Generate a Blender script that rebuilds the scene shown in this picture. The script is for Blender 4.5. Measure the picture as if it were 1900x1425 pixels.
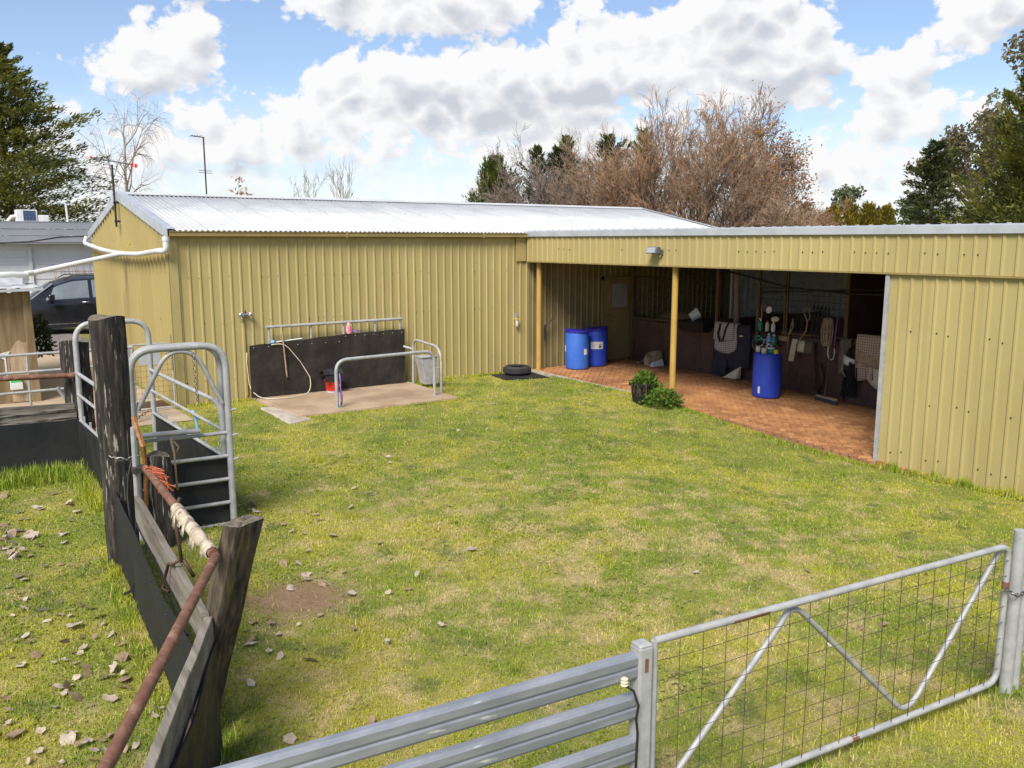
import bpy, math, random
import numpy as np
from mathutils import Vector, Matrix
R = math.radians
rnd = random.Random(7)
for o in list(bpy.data.objects): bpy.data.objects.remove(o)
S = bpy.context.scene
COL = S.collection

# ---------------------------------------------------------------- camera
cam = bpy.data.cameras.new('camera'); cam.sensor_width = 36; cam.lens = 30.316
cam.clip_start = 0.05; cam.clip_end = 6000
camo = bpy.data.objects.new('camera', cam); COL.objects.link(camo)
camo.location = (0, 0, 3.1); camo.rotation_euler = (R(90 - 9.422), 0, R(-35.3))
S.camera = camo
S.render.resolution_x = 1024; S.render.resolution_y = 768

# ---------------------------------------------------------------- exposure
S.view_settings.view_transform = 'Standard'; S.view_settings.look = 'None'
S.view_settings.gamma = 1; S.view_settings.use_curve_mapping = False
S.view_settings.exposure = 1.5

# ---------------------------------------------------------------- sun
SUN_EL, SUN_AZ = 48.0, 234.0        # azimuth clockwise from +Y; the sun stands to the left
sl = bpy.data.lights.new('sun', 'SUN'); sl.energy = 2.05; sl.angle = R(25); sl.color = (1, .95, .87)
so = bpy.data.objects.new('sun', sl); COL.objects.link(so)
_d = Vector((math.sin(R(SUN_AZ)) * math.cos(R(SUN_EL)), math.cos(R(SUN_AZ)) * math.cos(R(SUN_EL)), math.sin(R(SUN_EL))))
so.rotation_euler = _d.to_track_quat('Z', 'Y').to_euler(); so.location = _d * 60

# ---------------------------------------------------------------- world: sky with clouds
W = bpy.data.worlds.new('World'); S.world = W; W.use_nodes = True
nt = W.node_tree; nt.nodes.clear()
def N(t, kind, **kw):
    n = t.nodes.new(kind)
    for k, v in kw.items():
        if k == 'ins':
            for i, x in v.items(): n.inputs[i].default_value = x
        else: setattr(n, k, v)
    return n
def M(t, op, a, b=None, c=None, clamp=False):
    n = t.nodes.new('ShaderNodeMath'); n.operation = op; n.use_clamp = clamp
    for i, x in enumerate((a, b, c)):
        if x is None: continue
        if isinstance(x, (int, float)): n.inputs[i].default_value = x
        else: t.links.new(x, n.inputs[i])
    return n.outputs[0]
def MR(t, x, a, b, c, d, smooth=True):
    n = t.nodes.new('ShaderNodeMapRange'); n.clamp = True
    if smooth: n.interpolation_type = 'SMOOTHSTEP'
    t.links.new(x, n.inputs[0])
    for i, v in zip((1, 2, 3, 4), (a, b, c, d)): n.inputs[i].default_value = v
    return n.outputs[0]
def MIX(t, f, a, b):
    n = t.nodes.new('ShaderNodeMix'); n.data_type = 'RGBA'
    for s, x in ((n.inputs[0], f), (n.inputs[6], a), (n.inputs[7], b)):
        if isinstance(x, (int, float)): s.default_value = x
        elif isinstance(x, tuple): s.default_value = (*x, 1) if len(x) == 3 else x
        else: t.links.new(x, s)
    return n.outputs[2]
# cloud masses of this sky: (azimuth deg, elevation deg, half width deg, half height deg, weight)
CLOUDS = [(13.9, 10.6, 3.8, 2.8, .75), (15, 7, 8, 2.2, .4), (30, 9.3, 9, 2.8, .8), (38, 8.6, 6, 2.6, .5), (28.8, 14.6, 9, 2.2, .85), (40, 11.4, 3.4, 3.2, .7),
          (49, 12, 6.5, 4.6, 1.0), (63.5, 12.4, 4.5, 1.9, .95), (58.5, 9.6, 2.8, 1.5, .6), (60, 7.2, 4.5, 1.5, .55), (57, 4.5, 7, 1.5, .45), (40, 5.6, 13, 2.2, .35), (22, 6.2, 7, 2.0, .45), (58, 2.5, 12, 2, .3),
          (10, 13.2, 4.6, 2.5, -.85), (20.3, 11.8, 2.7, 2.5, -.85), (43.9, 15, 2.7, 1.5, -.9), (57.5, 12.5, 3, 1.7, -.85), (62.5, 9.3, 2.6, .8, -.6)]
def noise(t, vec, scale, detail, rough, sx=1, sy=1, off=0):
    m = N(t, 'ShaderNodeVectorMath', operation='MULTIPLY_ADD'); t.links.new(vec, m.inputs[0])
    m.inputs[1].default_value = (sx, sy, 1); m.inputs[2].default_value = (off, off * .7, off * .3)
    n = N(t, 'ShaderNodeTexNoise', noise_dimensions='2D'); t.links.new(m.outputs[0], n.inputs['Vector'])
    n.inputs['Scale'].default_value = scale; n.inputs['Detail'].default_value = detail; n.inputs['Roughness'].default_value = rough
    return n.outputs['Fac']
tc = nt.nodes.new('ShaderNodeTexCoord'); sep = nt.nodes.new('ShaderNodeSeparateXYZ'); nt.links.new(tc.outputs['Generated'], sep.inputs[0])
az = M(nt, 'MULTIPLY', M(nt, 'ARCTAN2', sep.outputs[0], sep.outputs[1]), 57.2958)
el = M(nt, 'MULTIPLY', M(nt, 'ARCSINE', sep.outputs[2]), 57.2958)
pc = nt.nodes.new('ShaderNodeCombineXYZ'); nt.links.new(az, pc.inputs[0]); nt.links.new(el, pc.inputs[1])
def density(vec, detail, a0):
    acc = M(nt, 'MULTIPLY', M(nt, 'SUBTRACT', noise(nt, vec, .07, 1, .5, 1, 1.9, 3.3), .5), a0)
    for a, e, hw, hh, wt in CLOUDS:
        m = N(nt, 'ShaderNodeVectorMath', operation='MULTIPLY_ADD'); nt.links.new(vec, m.inputs[0])
        m.inputs[1].default_value = (1 / hw, 1 / hh, 0); m.inputs[2].default_value = (-a / hw, -e / hh, 0)
        l = N(nt, 'ShaderNodeVectorMath', operation='LENGTH'); nt.links.new(m.outputs[0], l.inputs[0])
        acc = M(nt, 'ADD', acc, MR(nt, l.outputs['Value'], .25, 1.35, wt, 0))
    acc = M(nt, 'ADD', acc, M(nt, 'MULTIPLY', M(nt, 'SUBTRACT', noise(nt, vec, .22, detail, .58, 1, 1.45), .5), 1.7))
    bil = M(nt, 'ABSOLUTE', M(nt, 'SUBTRACT', noise(nt, vec, .34, max(detail - 3, 1), .55, 1, 1.3, 21), .5))
    return M(nt, 'ADD', acc, M(nt, 'MULTIPLY', M(nt, 'SUBTRACT', bil, .11), 2.6))
up_ = N(nt, 'ShaderNodeVectorMath', operation='ADD'); nt.links.new(pc.outputs[0], up_.inputs[0]); up_.inputs[1].default_value = (-.55, .95, 0)
D0 = density(pc.outputs[0], 7, 1.0); D1 = density(up_.outputs[0], 4, 1.0)
alpha = MR(nt, D0, -.01, .30, 0, 1)
haze = MR(nt, el, 1, 11, .85, 0)
alpha2 = M(nt, 'MAXIMUM', alpha, M(nt, 'MULTIPLY', haze, MR(nt, D0, -.6, .15, .35, 1)))
relief = M(nt, 'MULTIPLY', M(nt, 'SUBTRACT', D0, D1), -.55)
thick = M(nt, 'ADD', MR(nt, D1, .45, 1.5, 0, .8, False), relief, clamp=True)
sky = nt.nodes.new('ShaderNodeTexSky'); sky.sky_type = 'NISHITA'; sky.sun_disc = False
sky.sun_elevation = R(SUN_EL); sky.sun_rotation = R(SUN_AZ); sky.air_density = 1.0; sky.dust_density = .4; sky.ozone_density = 1.6
ccol = MIX(nt, thick, (4.85, 4.85, 4.9), (3.05, 3.22, 3.55))
skv = N(nt, 'ShaderNodeVectorMath', operation='MULTIPLY'); nt.links.new(sky.outputs[0], skv.inputs[0]); skv.inputs[1].default_value = (.70, .73, .80); skyc = MIX(nt, .10, skv.outputs[0], (3.9, 4.2, 4.7))
col = MIX(nt, alpha2, skyc, ccol)
bg = nt.nodes.new('ShaderNodeBackground'); bg.inputs[1].default_value = 0.071
nt.links.new(col, bg.inputs[0]); ow = nt.nodes.new('ShaderNodeOutputWorld'); nt.links.new(bg.outputs[0], ow.inputs[0])

# ---------------------------------------------------------------- materials
MAT = {}
def mat(name, c1, c2=None, rough=.7, metal=0, scale=3, stretch=(1, 1, 1), bump=0, bscale=40, detail=6, lo=.35, hi=.65, c3=None, s3=12, lo3=.62, hi3=.7, rand=0, spec=.4, trans=0, coords='Object', bstretch=None, rand_amt=None):
    m = bpy.data.materials.new(name); m.use_nodes = True; t = m.node_tree; b = t.nodes['Principled BSDF']
    b.inputs['Roughness'].default_value = rough; b.inputs['Metallic'].default_value = metal; b.inputs['Specular IOR Level'].default_value = spec
    tcn = t.nodes.new('ShaderNodeTexCoord')
    if coords == 'World':
        gg = t.nodes.new('ShaderNodeNewGeometry'); vec = gg.outputs['Position']
    else: vec = tcn.outputs['Object']
    def nz(sc, det, st, off=0):
        mp = t.nodes.new('ShaderNodeMapping'); t.links.new(vec, mp.inputs[0]); mp.inputs['Scale'].default_value = st; mp.inputs['Location'].default_value = (off, off, off)
        if rand:
            oi = t.nodes.new('ShaderNodeObjectInfo'); k = t.nodes.new('ShaderNodeVectorMath'); k.operation = 'ADD'
            cm = t.nodes.new('ShaderNodeCombineXYZ'); s = M(t, 'MULTIPLY', oi.outputs['Random'], 37.0)
            for i in range(3): t.links.new(s, cm.inputs[i])
            t.links.new(mp.outputs[0], k.inputs[0]); t.links.new(cm.outputs[0], k.inputs[1]); src = k.outputs[0]
        else: src = mp.outputs[0]
        n = t.nodes.new('ShaderNodeTexNoise'); t.links.new(src, n.inputs['Vector']); n.inputs['Scale'].default_value = sc; n.inputs['Detail'].default_value = det
        n.inputs['Roughness'].default_value = .6
        return n.outputs['Fac']
    if c2 is None: colr = None; b.inputs['Base Color'].default_value = (*c1, 1)
    else:
        colr = MIX(t, MR(t, nz(scale, detail, stretch), lo, hi, 0, 1), c1, c2)
        if c3: colr = MIX(t, MR(t, nz(s3, 5, stretch, 5), lo3, hi3, 0, 1), colr, c3)
        if rand:
            oi = t.nodes.new('ShaderNodeObjectInfo'); h = t.nodes.new('ShaderNodeHueSaturation'); t.links.new(colr, h.inputs['Color'])
            t.links.new(MR(t, oi.outputs['Random'], 0, 1, 1 - rand, 1 + rand, False), h.inputs['Value']); colr = h.outputs[0]
        t.links.new(colr, b.inputs['Base Color'])
        t.links.new(MR(t, nz(scale * 2.3, 4, stretch, 2), .3, .7, max(rough - .12, .05), min(rough + .12, 1)), b.inputs['Roughness'])
    if bump:
        bp = t.nodes.new('ShaderNodeBump'); bp.inputs['Strength'].default_value = min(bump, 1); bp.inputs['Distance'].default_value = .01
        t.links.new(nz(bscale, 5, bstretch or stretch, 1), bp.inputs['Height']); t.links.new(bp.outputs[0], b.inputs['Normal'])
    if trans:
        tr = t.nodes.new('ShaderNodeBsdfTranslucent'); mx = t.nodes.new('ShaderNodeMixShader'); mx.inputs[0].default_value = trans
        if colr is not None: t.links.new(colr, tr.inputs[0])
        else: tr.inputs[0].default_value = (*c1, 1)
        t.links.new(b.outputs[0], mx.inputs[1]); t.links.new(tr.outputs[0], mx.inputs[2]); t.links.new(mx.outputs[0], t.nodes['Material Output'].inputs[0])
    MAT[name] = m; return m

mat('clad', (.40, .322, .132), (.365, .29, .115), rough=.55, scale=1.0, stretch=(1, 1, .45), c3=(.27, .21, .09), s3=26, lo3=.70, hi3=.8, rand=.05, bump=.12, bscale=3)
mat('clad_shaded', (.24, .19, .085), (.20, .155, .07), rough=.6, scale=2, rand=.04)  # wall cladding again, its colour darkened to paint in the wing's interior shade
mat('gutter', (.30, .225, .085), (.25, .18, .07), rough=.45, scale=4, stretch=(.4, 1, 1), c3=(.16, .09, .04), lo3=.68, hi3=.75)
mat('roof', (.53, .53, .52), (.47, .47, .465), rough=.38, scale=1.2, metal=.05, rand=.03, c3=(.55, .55, .54), s3=5, lo3=.66, hi3=.8)
mat('zinc', (.52, .54, .56), (.44, .46, .48), rough=.38, metal=.35, scale=3)
mat('galv', (.40, .395, .385), (.31, .31, .305), rough=.55, metal=.12, scale=9, c3=(.42, .38, .30), s3=6, lo3=.55, hi3=.75, bump=.15, bscale=60)
mat('galv_panel', (.33, .345, .37), (.22, .235, .26), rough=.42, metal=.35, scale=3.2, stretch=(.5, 1, 2.5), c3=(.55, .56, .57), s3=7, lo3=.64, hi3=.72, bump=.1, bscale=30)
mat('rust', (.20, .095, .055), (.13, .055, .032), rough=.75, scale=14, c3=(.30, .17, .11), s3=9, lo3=.55, hi3=.72, bump=.4, bscale=120)
mat('rust_orange', (.36, .17, .06), (.24, .10, .035), rough=.8, scale=20, bump=.3, bscale=90)
mat('yellow_post', (.47, .30, .075), (.40, .25, .06), rough=.55, scale=3, stretch=(1, 1, .5), c3=(.22, .12, .04), s3=14, lo3=.66, hi3=.74)
mat('rubber', (.011, .011, .012), (.019, .0185, .018), rough=.7, scale=2.2, c3=(.035, .032, .029), s3=4, lo3=.6, hi3=.8, bump=.25, bscale=60)
mat('rubber_mat', (.015, .012, .010), (.038, .029, .022), rough=.85, scale=2.0, c3=(.055, .044, .035), s3=22, lo3=.58, hi3=.75, bump=.3, bscale=90)
mat('black_timber', (.016, .013, .011), (.075, .060, .045), rough=.9, scale=30, stretch=(1, 1, .10), c3=(.34, .30, .25), s3=34, lo3=.575, hi3=.66, lo=.42, hi=.72, bump=1, bscale=55, bstretch=(1, 1, .07))
mat('lichen_timber', (.030, .022, .015), (.105, .080, .054), rough=.92, scale=26, stretch=(1, 1, .12), c3=(.20, .145, .045), s3=9, lo3=.54, hi3=.76, lo=.38, hi=.66, bump=1, bscale=48, bstretch=(1, 1, .07))
mat('grey_timber', (.125, .105, .082), (.24, .21, .17), rough=.9, scale=10, stretch=(1, .12, 1), c3=(.07, .055, .042), s3=9, lo3=.60, hi3=.68, bump=.9, bscale=30, bstretch=(1, .1, 1))
mat('grey_timber_x', (.10, .085, .068), (.25, .22, .185), rough=.9, scale=11, stretch=(.1, 1, 1), c3=(.035, .028, .022), s3=9, lo3=.55, hi3=.63, bump=.9, bscale=30, bstretch=(.1, 1, 1))
mat('end_grain', (.20, .165, .12), (.11, .09, .065), rough=.95, scale=30, bump=1, bscale=60)
mat('hut_ply', (.165, .11, .05), (.26, .185, .10), rough=.85, scale=9, stretch=(1, 1, .12), c3=(.11, .075, .04), s3=5, lo3=.55, hi3=.75, bump=.4, bscale=40, bstretch=(1, 1, .15))
mat('hut_bare', (.45, .34, .22), (.30, .21, .125), rough=.9, scale=14, stretch=(1, 1, .12), c3=(.10, .06, .03), s3=10, lo3=.62, hi3=.7, bump=.7, bscale=40, bstretch=(1, 1, .1))
mat('concrete', (.40, .295, .195), (.30, .205, .125), rough=.92, scale=1.6, c3=(.42, .35, .27), s3=60, lo3=.55, hi3=.72, bump=.4, bscale=160)
mat('concrete_pale', (.46, .41, .34), (.34, .29, .23), rough=.92, scale=6, c3=(.22, .19, .15), s3=90, lo3=.58, hi3=.68, bump=.6, bscale=160)
mat('driveway', (.20, .17, .15), (.16, .135, .12), rough=.95, scale=2, c3=(.28, .25, .22), s3=50, lo3=.6, hi3=.7, bump=.4, bscale=120, coords='World')
mat('path_concrete', (.42, .33, .225), (.34, .26, .17), rough=.92, scale=1.1, c3=(.26, .20, .13), s3=7, lo3=.62, hi3=.72, bump=.3, bscale=120, coords='World')
mat('paver', (.40, .185, .07), (.24, .105, .042), rough=.92, scale=.9, rand=.06, c3=(.47, .255, .105), s3=3, lo3=.52, hi3=.7, bump=.5, bscale=90, coords='World')
mat('paver_bed', (.36, .185, .09), (.27, .13, .065), rough=.95, scale=3, coords='World')
mat('blue_drum', (.018, .055, .44), (.022, .07, .48), rough=.42, scale=3, spec=.5, c3=(.05, .10, .42), s3=7, lo3=.66, hi3=.8)
mat('blue_drum_faded', (.035, .12, .50), (.045, .15, .52), rough=.5, scale=3, spec=.5)
mat('blue_lid', (.025, .018, .30), (.035, .025, .36), rough=.5, scale=4)
mat('white', (.66, .66, .64), (.58, .57, .54), rough=.5, scale=4)
mat('pvc', (.66, .66, .65), (.58, .58, .56), rough=.35, scale=3, c3=(.55, .52, .46), s3=4, lo3=.68, hi3=.8)
mat('cream', (.62, .54, .40), (.52, .45, .33), rough=.8, scale=8)
mat('black', (.012, .012, .013), (.02, .02, .02), rough=.5, scale=6)
mat('tyre', (.022, .021, .021), (.04, .038, .036), rough=.85, scale=8, bump=.3)
mat('dark_ply', (.105, .058, .040), (.072, .040, .030), rough=.75, scale=2.5, c3=(.12, .075, .05), s3=9, lo3=.62, hi3=.75, bump=.2)
mat('dark_ply_x', (.14, .085, .055), (.09, .055, .038), rough=.8, scale=6, stretch=(1, 1, .3), c3=(.05, .03, .02), s3=8, lo3=.6, hi3=.7, bump=.3, rand=.15)
mat('stall_post', (.13, .085, .045), (.09, .058, .032), rough=.8, scale=10, stretch=(1, 1, .2))
mat('steel_dark', (.07, .06, .055), (.05, .045, .04), rough=.6, metal=.5, scale=10)
mat('wire', (.13, .10, .075), (.09, .065, .045), rough=.6, metal=.6, scale=20)
mat('chain', (.22, .21, .20), (.14, .13, .12), rough=.45, metal=.8, scale=20)
mat('navy', (.022, .023, .034), (.034, .035, .048), rough=.95, scale=12, bump=.3, bscale=150)
mat('rope', (.40, .31, .20), (.30, .22, .13), rough=.95, scale=30, bump=.8, bscale=120)
mat('leather', (.085, .045, .028), (.055, .028, .018), rough=.6, scale=12)
mat('tan', (.36, .25, .15), (.28, .19, .11), rough=.85, scale=10, bump=.3, bscale=120)
mat('hessian', (.40, .31, .20), (.32, .24, .15), rough=.95, scale=18, bump=.6, bscale=160)
mat('orange', (.52, .13, .05), (.42, .10, .04), rough=.7, scale=10)
mat('red', (.62, .035, .02), (.52, .025, .015), rough=.4, scale=6)
mat('pink', (.75, .18, .26), (.80, .45, .48), rough=.4, scale=9, lo=.45, hi=.5)
mat('purple', (.16, .08, .28), (.22, .12, .36), rough=.6, scale=10)
mat('teal', (.02, .19, .15), (.03, .28, .22), rough=.4, scale=8)
mat('lightblue', (.30, .48, .58), (.12, .35, .60), rough=.4, scale=14)
mat('yellow', (.70, .52, .03), (.6, .42, .03), rough=.5, scale=8)
mat('hay', (.30, .21, .10), (.20, .135, .06), rough=1, scale=30, bump=1, bscale=60)
mat('bristle', (.03, .035, .045), (.05, .05, .06), rough=.9, scale=30)
mat('tan_pad', (.14, .115, .085), (.10, .082, .06), rough=.9, scale=4)
mat('bandage', (.42, .34, .23), (.58, .50, .38), rough=.95, scale=16, c3=(.20, .13, .085), s3=10, lo3=.52, hi3=.64, bump=.6, bscale=90)
mat('lamp_grey', (.16, .165, .17), (.12, .125, .13), rough=.4, metal=.4, scale=5)
mat('lamp_glass', (.34, .36, .38), (.27, .29, .31), rough=.12, scale=5, spec=.6)
mat('house_white', (.70, .69, .66), (.64, .63, .60), rough=.6, scale=2)
mat('fascia_grey', (.30, .31, .33), (.25, .26, .28), rough=.6, scale=2, stretch=(.3, 1, 1))
mat('solar', (.02, .05, .13), (.03, .07, .17), rough=.15, scale=3, spec=.6)
mat('car_paint', (.010, .011, .014), (.013, .014, .018), rough=.16, spec=.6, scale=2)
mat('car_glass', (.20, .22, .24), (.15, .165, .18), rough=.05, spec=.8, scale=2)
mat('car_trim', (.014, .014, .015), (.02, .02, .02), rough=.5, scale=5)
mat('chrome', (.55, .56, .58), (.5, .5, .52), rough=.2, metal=.9, scale=5)
mat('green_plastic', (.05, .42, .09), (.06, .48, .11), rough=.5, scale=5)
mat('bark_dark', (.055, .042, .033), (.09, .07, .055), rough=.95, scale=12, stretch=(1, 1, .2), bump=.6, bscale=20)
mat('bark_twig', (.35, .235, .15), (.235, .155, .10), rough=.95, scale=3)
mat('bark_twig_red', (.37, .225, .13), (.255, .155, .09), rough=.95, scale=2)
mat('bark_grey', (.27, .205, .165), (.19, .14, .115), rough=.95, scale=3)
mat('bark_birch', (.44, .40, .36), (.30, .26, .23), rough=.9, scale=6, stretch=(1, 1, .4))
mat('bark_gum', (.34, .27, .21), (.22, .17, .13), rough=.9, scale=4)
def leafmat(name, a, b, c, sc=.9):
    mat(name, a, b, rough=.75, scale=sc, c3=c, s3=sc * 6, lo3=.55, hi3=.7, trans=.35, spec=.2, coords='World')
leafmat('cedar_leaf', (0.244, 0.24, 0.047), (0.075, 0.096, 0.031), (0.372, 0.324, 0.059), .5)
leafmat('cypress_leaf', (0.168, 0.198, 0.039), (0.067, 0.096, 0.024), (0.291, 0.27, 0.062), .6)
leafmat('dark_conifer_leaf', (0.109, 0.13, 0.04), (0.053, 0.071, 0.025), (0.179, 0.179, 0.054), .6)
leafmat('gum_leaf', (0.22, 0.185, 0.096), (0.131, 0.12, 0.066), (0.29, 0.22, 0.124), .5)
leafmat('far_leaf', (0.127, 0.135, 0.072), (0.075, 0.088, 0.051), (0.186, 0.178, 0.094), .2)
leafmat('gold_leaf', (.33, .25, .03), (.19, .17, .025), (.42, .32, .04), 1.2)
leafmat('autumn_leaf', (.36, .155, .025), (.24, .10, .03), (.42, .22, .04), 1.5)
leafmat('shrub_leaf', (.075, .15, .025), (.15, .235, .03), (.27, .36, .06), 5)
leafmat('shrub_dark_leaf', (.05, .075, .025), (.035, .05, .018), (.12, .13, .05), 3)
leafmat('dead_leaf_pale', (.62, .52, .42), (.46, .37, .29), (.72, .65, .57), 9)
leafmat('dead_leaf_brown', (.42, .30, .20), (.29, .195, .12), (.54, .42, .31), 9)

# ---------------------------------------------------------------- mesh helpers
WP = {}
class MB:
    def __init__(s): s.v = []; s.f = []
    def quad(s, a, b, c, d):
        i = len(s.v); s.v += [tuple(a), tuple(b), tuple(c), tuple(d)]; s.f.append((i, i + 1, i + 2, i + 3)); return s
    def tri(s, a, b, c):
        i = len(s.v); s.v += [tuple(a), tuple(b), tuple(c)]; s.f.append((i, i + 1, i + 2)); return s
    def hexa(s, lo, hi):            # 4 lower points ccw, 4 upper points
        i = len(s.v); s.v += [tuple(p) for p in lo] + [tuple(p) for p in hi]
        s.f += [(i + 3, i + 2, i + 1, i), (i + 4, i + 5, i + 6, i + 7)] + [(i + k, i + (k + 1) % 4, i + 4 + (k + 1) % 4, i + 4 + k) for k in range(4)]; return s
    def box(s, x0, x1, y0, y1, z0, z1):
        return s.hexa([(x0, y0, z0), (x1, y0, z0), (x1, y1, z0), (x0, y1, z0)], [(x0, y0, z1), (x1, y0, z1), (x1, y1, z1), (x0, y1, z1)])
    def obox(s, c, L, Wd, Ht, rz=0, ch=0):    # centred on c in plan, base at c.z
        ca, sa = math.cos(rz), math.sin(rz)
        def t(x, y, z): return (c[0] + x * ca - y * sa, c[1] + x * sa + y * ca, c[2] + z)
        return s.hexa([t(-L / 2, -Wd / 2, 0), t(L / 2, -Wd / 2, 0), t(L / 2, Wd / 2, 0), t(-L / 2, Wd / 2, 0)],
                      [t(-L / 2 + ch, -Wd / 2 + ch, Ht), t(L / 2 - ch, -Wd / 2 + ch, Ht), t(L / 2 - ch, Wd / 2 - ch, Ht), t(-L / 2 + ch, Wd / 2 - ch, Ht)])
    def tube(s, pts, r, n=8, cap=True, flat=1.0, rot=0):
        pts = [Vector(p) for p in pts]; k = len(pts); rr = r if isinstance(r, (list, tuple)) else [r] * k
        base = len(s.v); up = None
        for i, p in enumerate(pts):
            d = (pts[min(i + 1, k - 1)] - pts[max(i - 1, 0)])
            if d.length < 1e-9: d = Vector((0, 0, 1))
            d.normalize()
            if up is None:
                a = Vector((0, 0, 1)) if abs(d.z) < .9 else Vector((1, 0, 0)); up = d.cross(a).normalized()
            up = (up - d * up.dot(d)); up = up.normalized() if up.length > 1e-6 else d.orthogonal().normalized()
            w = d.cross(up)
            for j in range(n):
                t = 2 * math.pi * j / n + rot; q = p + up * (math.cos(t) * rr[i]) + w * (math.sin(t) * rr[i] * flat); s.v.append((q.x, q.y, q.z))
        for i in range(k - 1):
            for j in range(n):
                a, b = base + i * n + j, base + i * n + (j + 1) % n; s.f.append((a, b, b + n, a + n))
        if cap:
            s.f.append(tuple(base + j for j in reversed(range(n)))); s.f.append(tuple(base + (k - 1) * n + j for j in range(n)))
        return s
    def lathe(s, c, prof, n=20, lean=(0, 0), sq=None):
        base = len(s.v)
        for r, z in prof:
            for j in range(n):
                t = 2 * math.pi * j / n; s.v.append((c[0] + r * math.cos(t) + lean[0] * z, c[1] + r * math.sin(t) + lean[1] * z, c[2] + z))
        for i in range(len(prof) - 1):
            for j in range(n):
                a, b = base + i * n + j, base + i * n + (j + 1) % n; s.f.append((a, b, b + n, a + n))
        s.f.append(tuple(base + j for j in reversed(range(n)))); s.f.append(tuple(base + (len(prof) - 1) * n + j for j in range(n)))
        return s
    def grid(s, rows):
        base = len(s.v); m = len(rows[0])
        for r in rows: s.v += [tuple(p) for p in r]
        for i in range(len(rows) - 1):
            for j in range(m - 1):
                a = base + i * m + j; s.f.append((a, a + 1, a + m + 1, a + m))
        return s
    def prism(s, poly, fn0, fn1):   # poly of 2-D points, extruded between two maps
        n = len(poly); b = len(s.v); s.v += [tuple(fn0(p)) for p in poly] + [tuple(fn1(p)) for p in poly]
        s.f.append(tuple(range(b + n - 1, b - 1, -1))); s.f.append(tuple(range(b + n, b + 2 * n)))
        s.f += [(b + i, b + (i + 1) % n, b + n + (i + 1) % n, b + n + i) for i in range(n)]; return s
def mesh_of(mb, o=(0, 0, 0), smooth=False, name='m'):
    me = bpy.data.meshes.new(name); me.from_pydata([(x - o[0], y - o[1], z - o[2]) for x, y, z in mb.v], [], mb.f)
    if smooth: me.shade_smooth() if smooth == 1 else None
    me.update(); return me
def link(name, me, m, parent, loc):
    o = bpy.data.objects.new(name, me); COL.objects.link(o)
    if m is not None:
        if len(me.materials) == 0: me.materials.append(MAT[m] if isinstance(m, str) else m)
    o.parent = parent; pw = WP[parent.name] if parent else (0, 0, 0)
    o.location = (loc[0] - pw[0], loc[1] - pw[1], loc[2] - pw[2]); WP[o.name] = tuple(loc); return o
def obj(name, mb, m, parent=None, smooth=False, bevel=0, label=None, cat=None, group=None, kind=None, solid=0, sub=0, origin=None):
    a = np.array(mb.v); lo, hi = a.min(0), a.max(0); c = origin or ((lo[0] + hi[0]) / 2, (lo[1] + hi[1]) / 2, lo[2])
    me = mesh_of(mb, c, False, name)
    if smooth: me.shade_smooth()
    if smooth == 2: me.set_sharp_from_angle(angle=R(38))
    o = link(name, me, m, parent, tuple(float(x) for x in c))
    if solid: q = o.modifiers.new('solid', 'SOLIDIFY'); q.thickness = solid; q.offset = 0
    if sub: q = o.modifiers.new('sub', 'SUBSURF'); q.levels = sub; q.render_levels = sub
    if bevel: q = o.modifiers.new('bevel', 'BEVEL'); q.width = bevel; q.segments = 2; q.limit_method = 'ANGLE'; q.angle_limit = R(40)
    return tag(o, label, cat, group, kind)
def tag(o, label=None, cat=None, group=None, kind=None):
    if label: o['label'] = label
    if cat: o['category'] = cat
    if group: o['group'] = group
    if kind: o['kind'] = kind
    return o
def thing(name, label, cat, loc=(0, 0, 0), group=None):
    o = bpy.data.objects.new(name, None); COL.objects.link(o); o.location = loc; o.empty_display_size = .1; WP[o.name] = tuple(loc)
    return tag(o, label, cat, group)
def copy_tree(o, parent=None):
    c = o.copy(); COL.objects.link(c); c.parent = parent
    for ch in [x for x in o.children]: copy_tree(ch, c)
    return c
def part(name, parent, m, fn, *a, **kw):       # part('leg', root, 'galv', 'tube', pts, r)
    opts = {k: kw.pop(k) for k in ('smooth', 'bevel', 'label', 'solid', 'sub', 'kind') if k in kw}
    b = MB(); getattr(b, fn)(*a, **kw); return obj(name, b, m, parent, **opts)
def pipe(name, parent, m, pts, r, n=8, **kw): return part(name, parent, m, 'tube', pts, r, n, smooth=2, **kw)
def arc(p0, p1, p2, n=6):     # quadratic bend
    p0, p1, p2 = Vector(p0), Vector(p1), Vector(p2)
    return [tuple((1 - t) ** 2 * p0 + 2 * t * (1 - t) * p1 + t * t * p2) for t in [i / n for i in range(n + 1)]]
def ss(x): x = min(max(x, 0), 1); return x * x * (3 - 2 * x)
# ================================================================ ground
def gz(x, y):
    z = -.35 * ss((13.2 - y) / 5.6) * ss((x - 6) / 5.6)
    if y > 19: z += .35 * ss((y - 19.5) / 6) * ss((7 - x) / 3)
    if x > 12.15 and y < 17: z -= .16 * ss((x - 12.15) / .25)
    z += 9 * ss((math.hypot(x, y) - 150) / 330) * ss((x - 60) / 120)
    return z + .012 * math.sin(x * 1.7 + y * .9) * math.sin(y * 1.3 - x * .4) * ss((17 - y) / 2)
def fz(y):                                     # height of the brick floor of the wing
    if y > 12.5: return .05 * (y - 12.5) / 4.2
    if y > 9.4: return -.15 * (12.5 - y) / 3.1
    return -.15 - .13 * (9.4 - y) / 2
xs = sorted(set([-900, -500, -250, -120, -60, -30, -16, -8] + [round(-4 + .25 * i, 3) for i in range(73)] + [16, 20, 26, 34, 48, 70, 100, 140, 180, 230, 300, 400, 600, 1000, 2000]))
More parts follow.
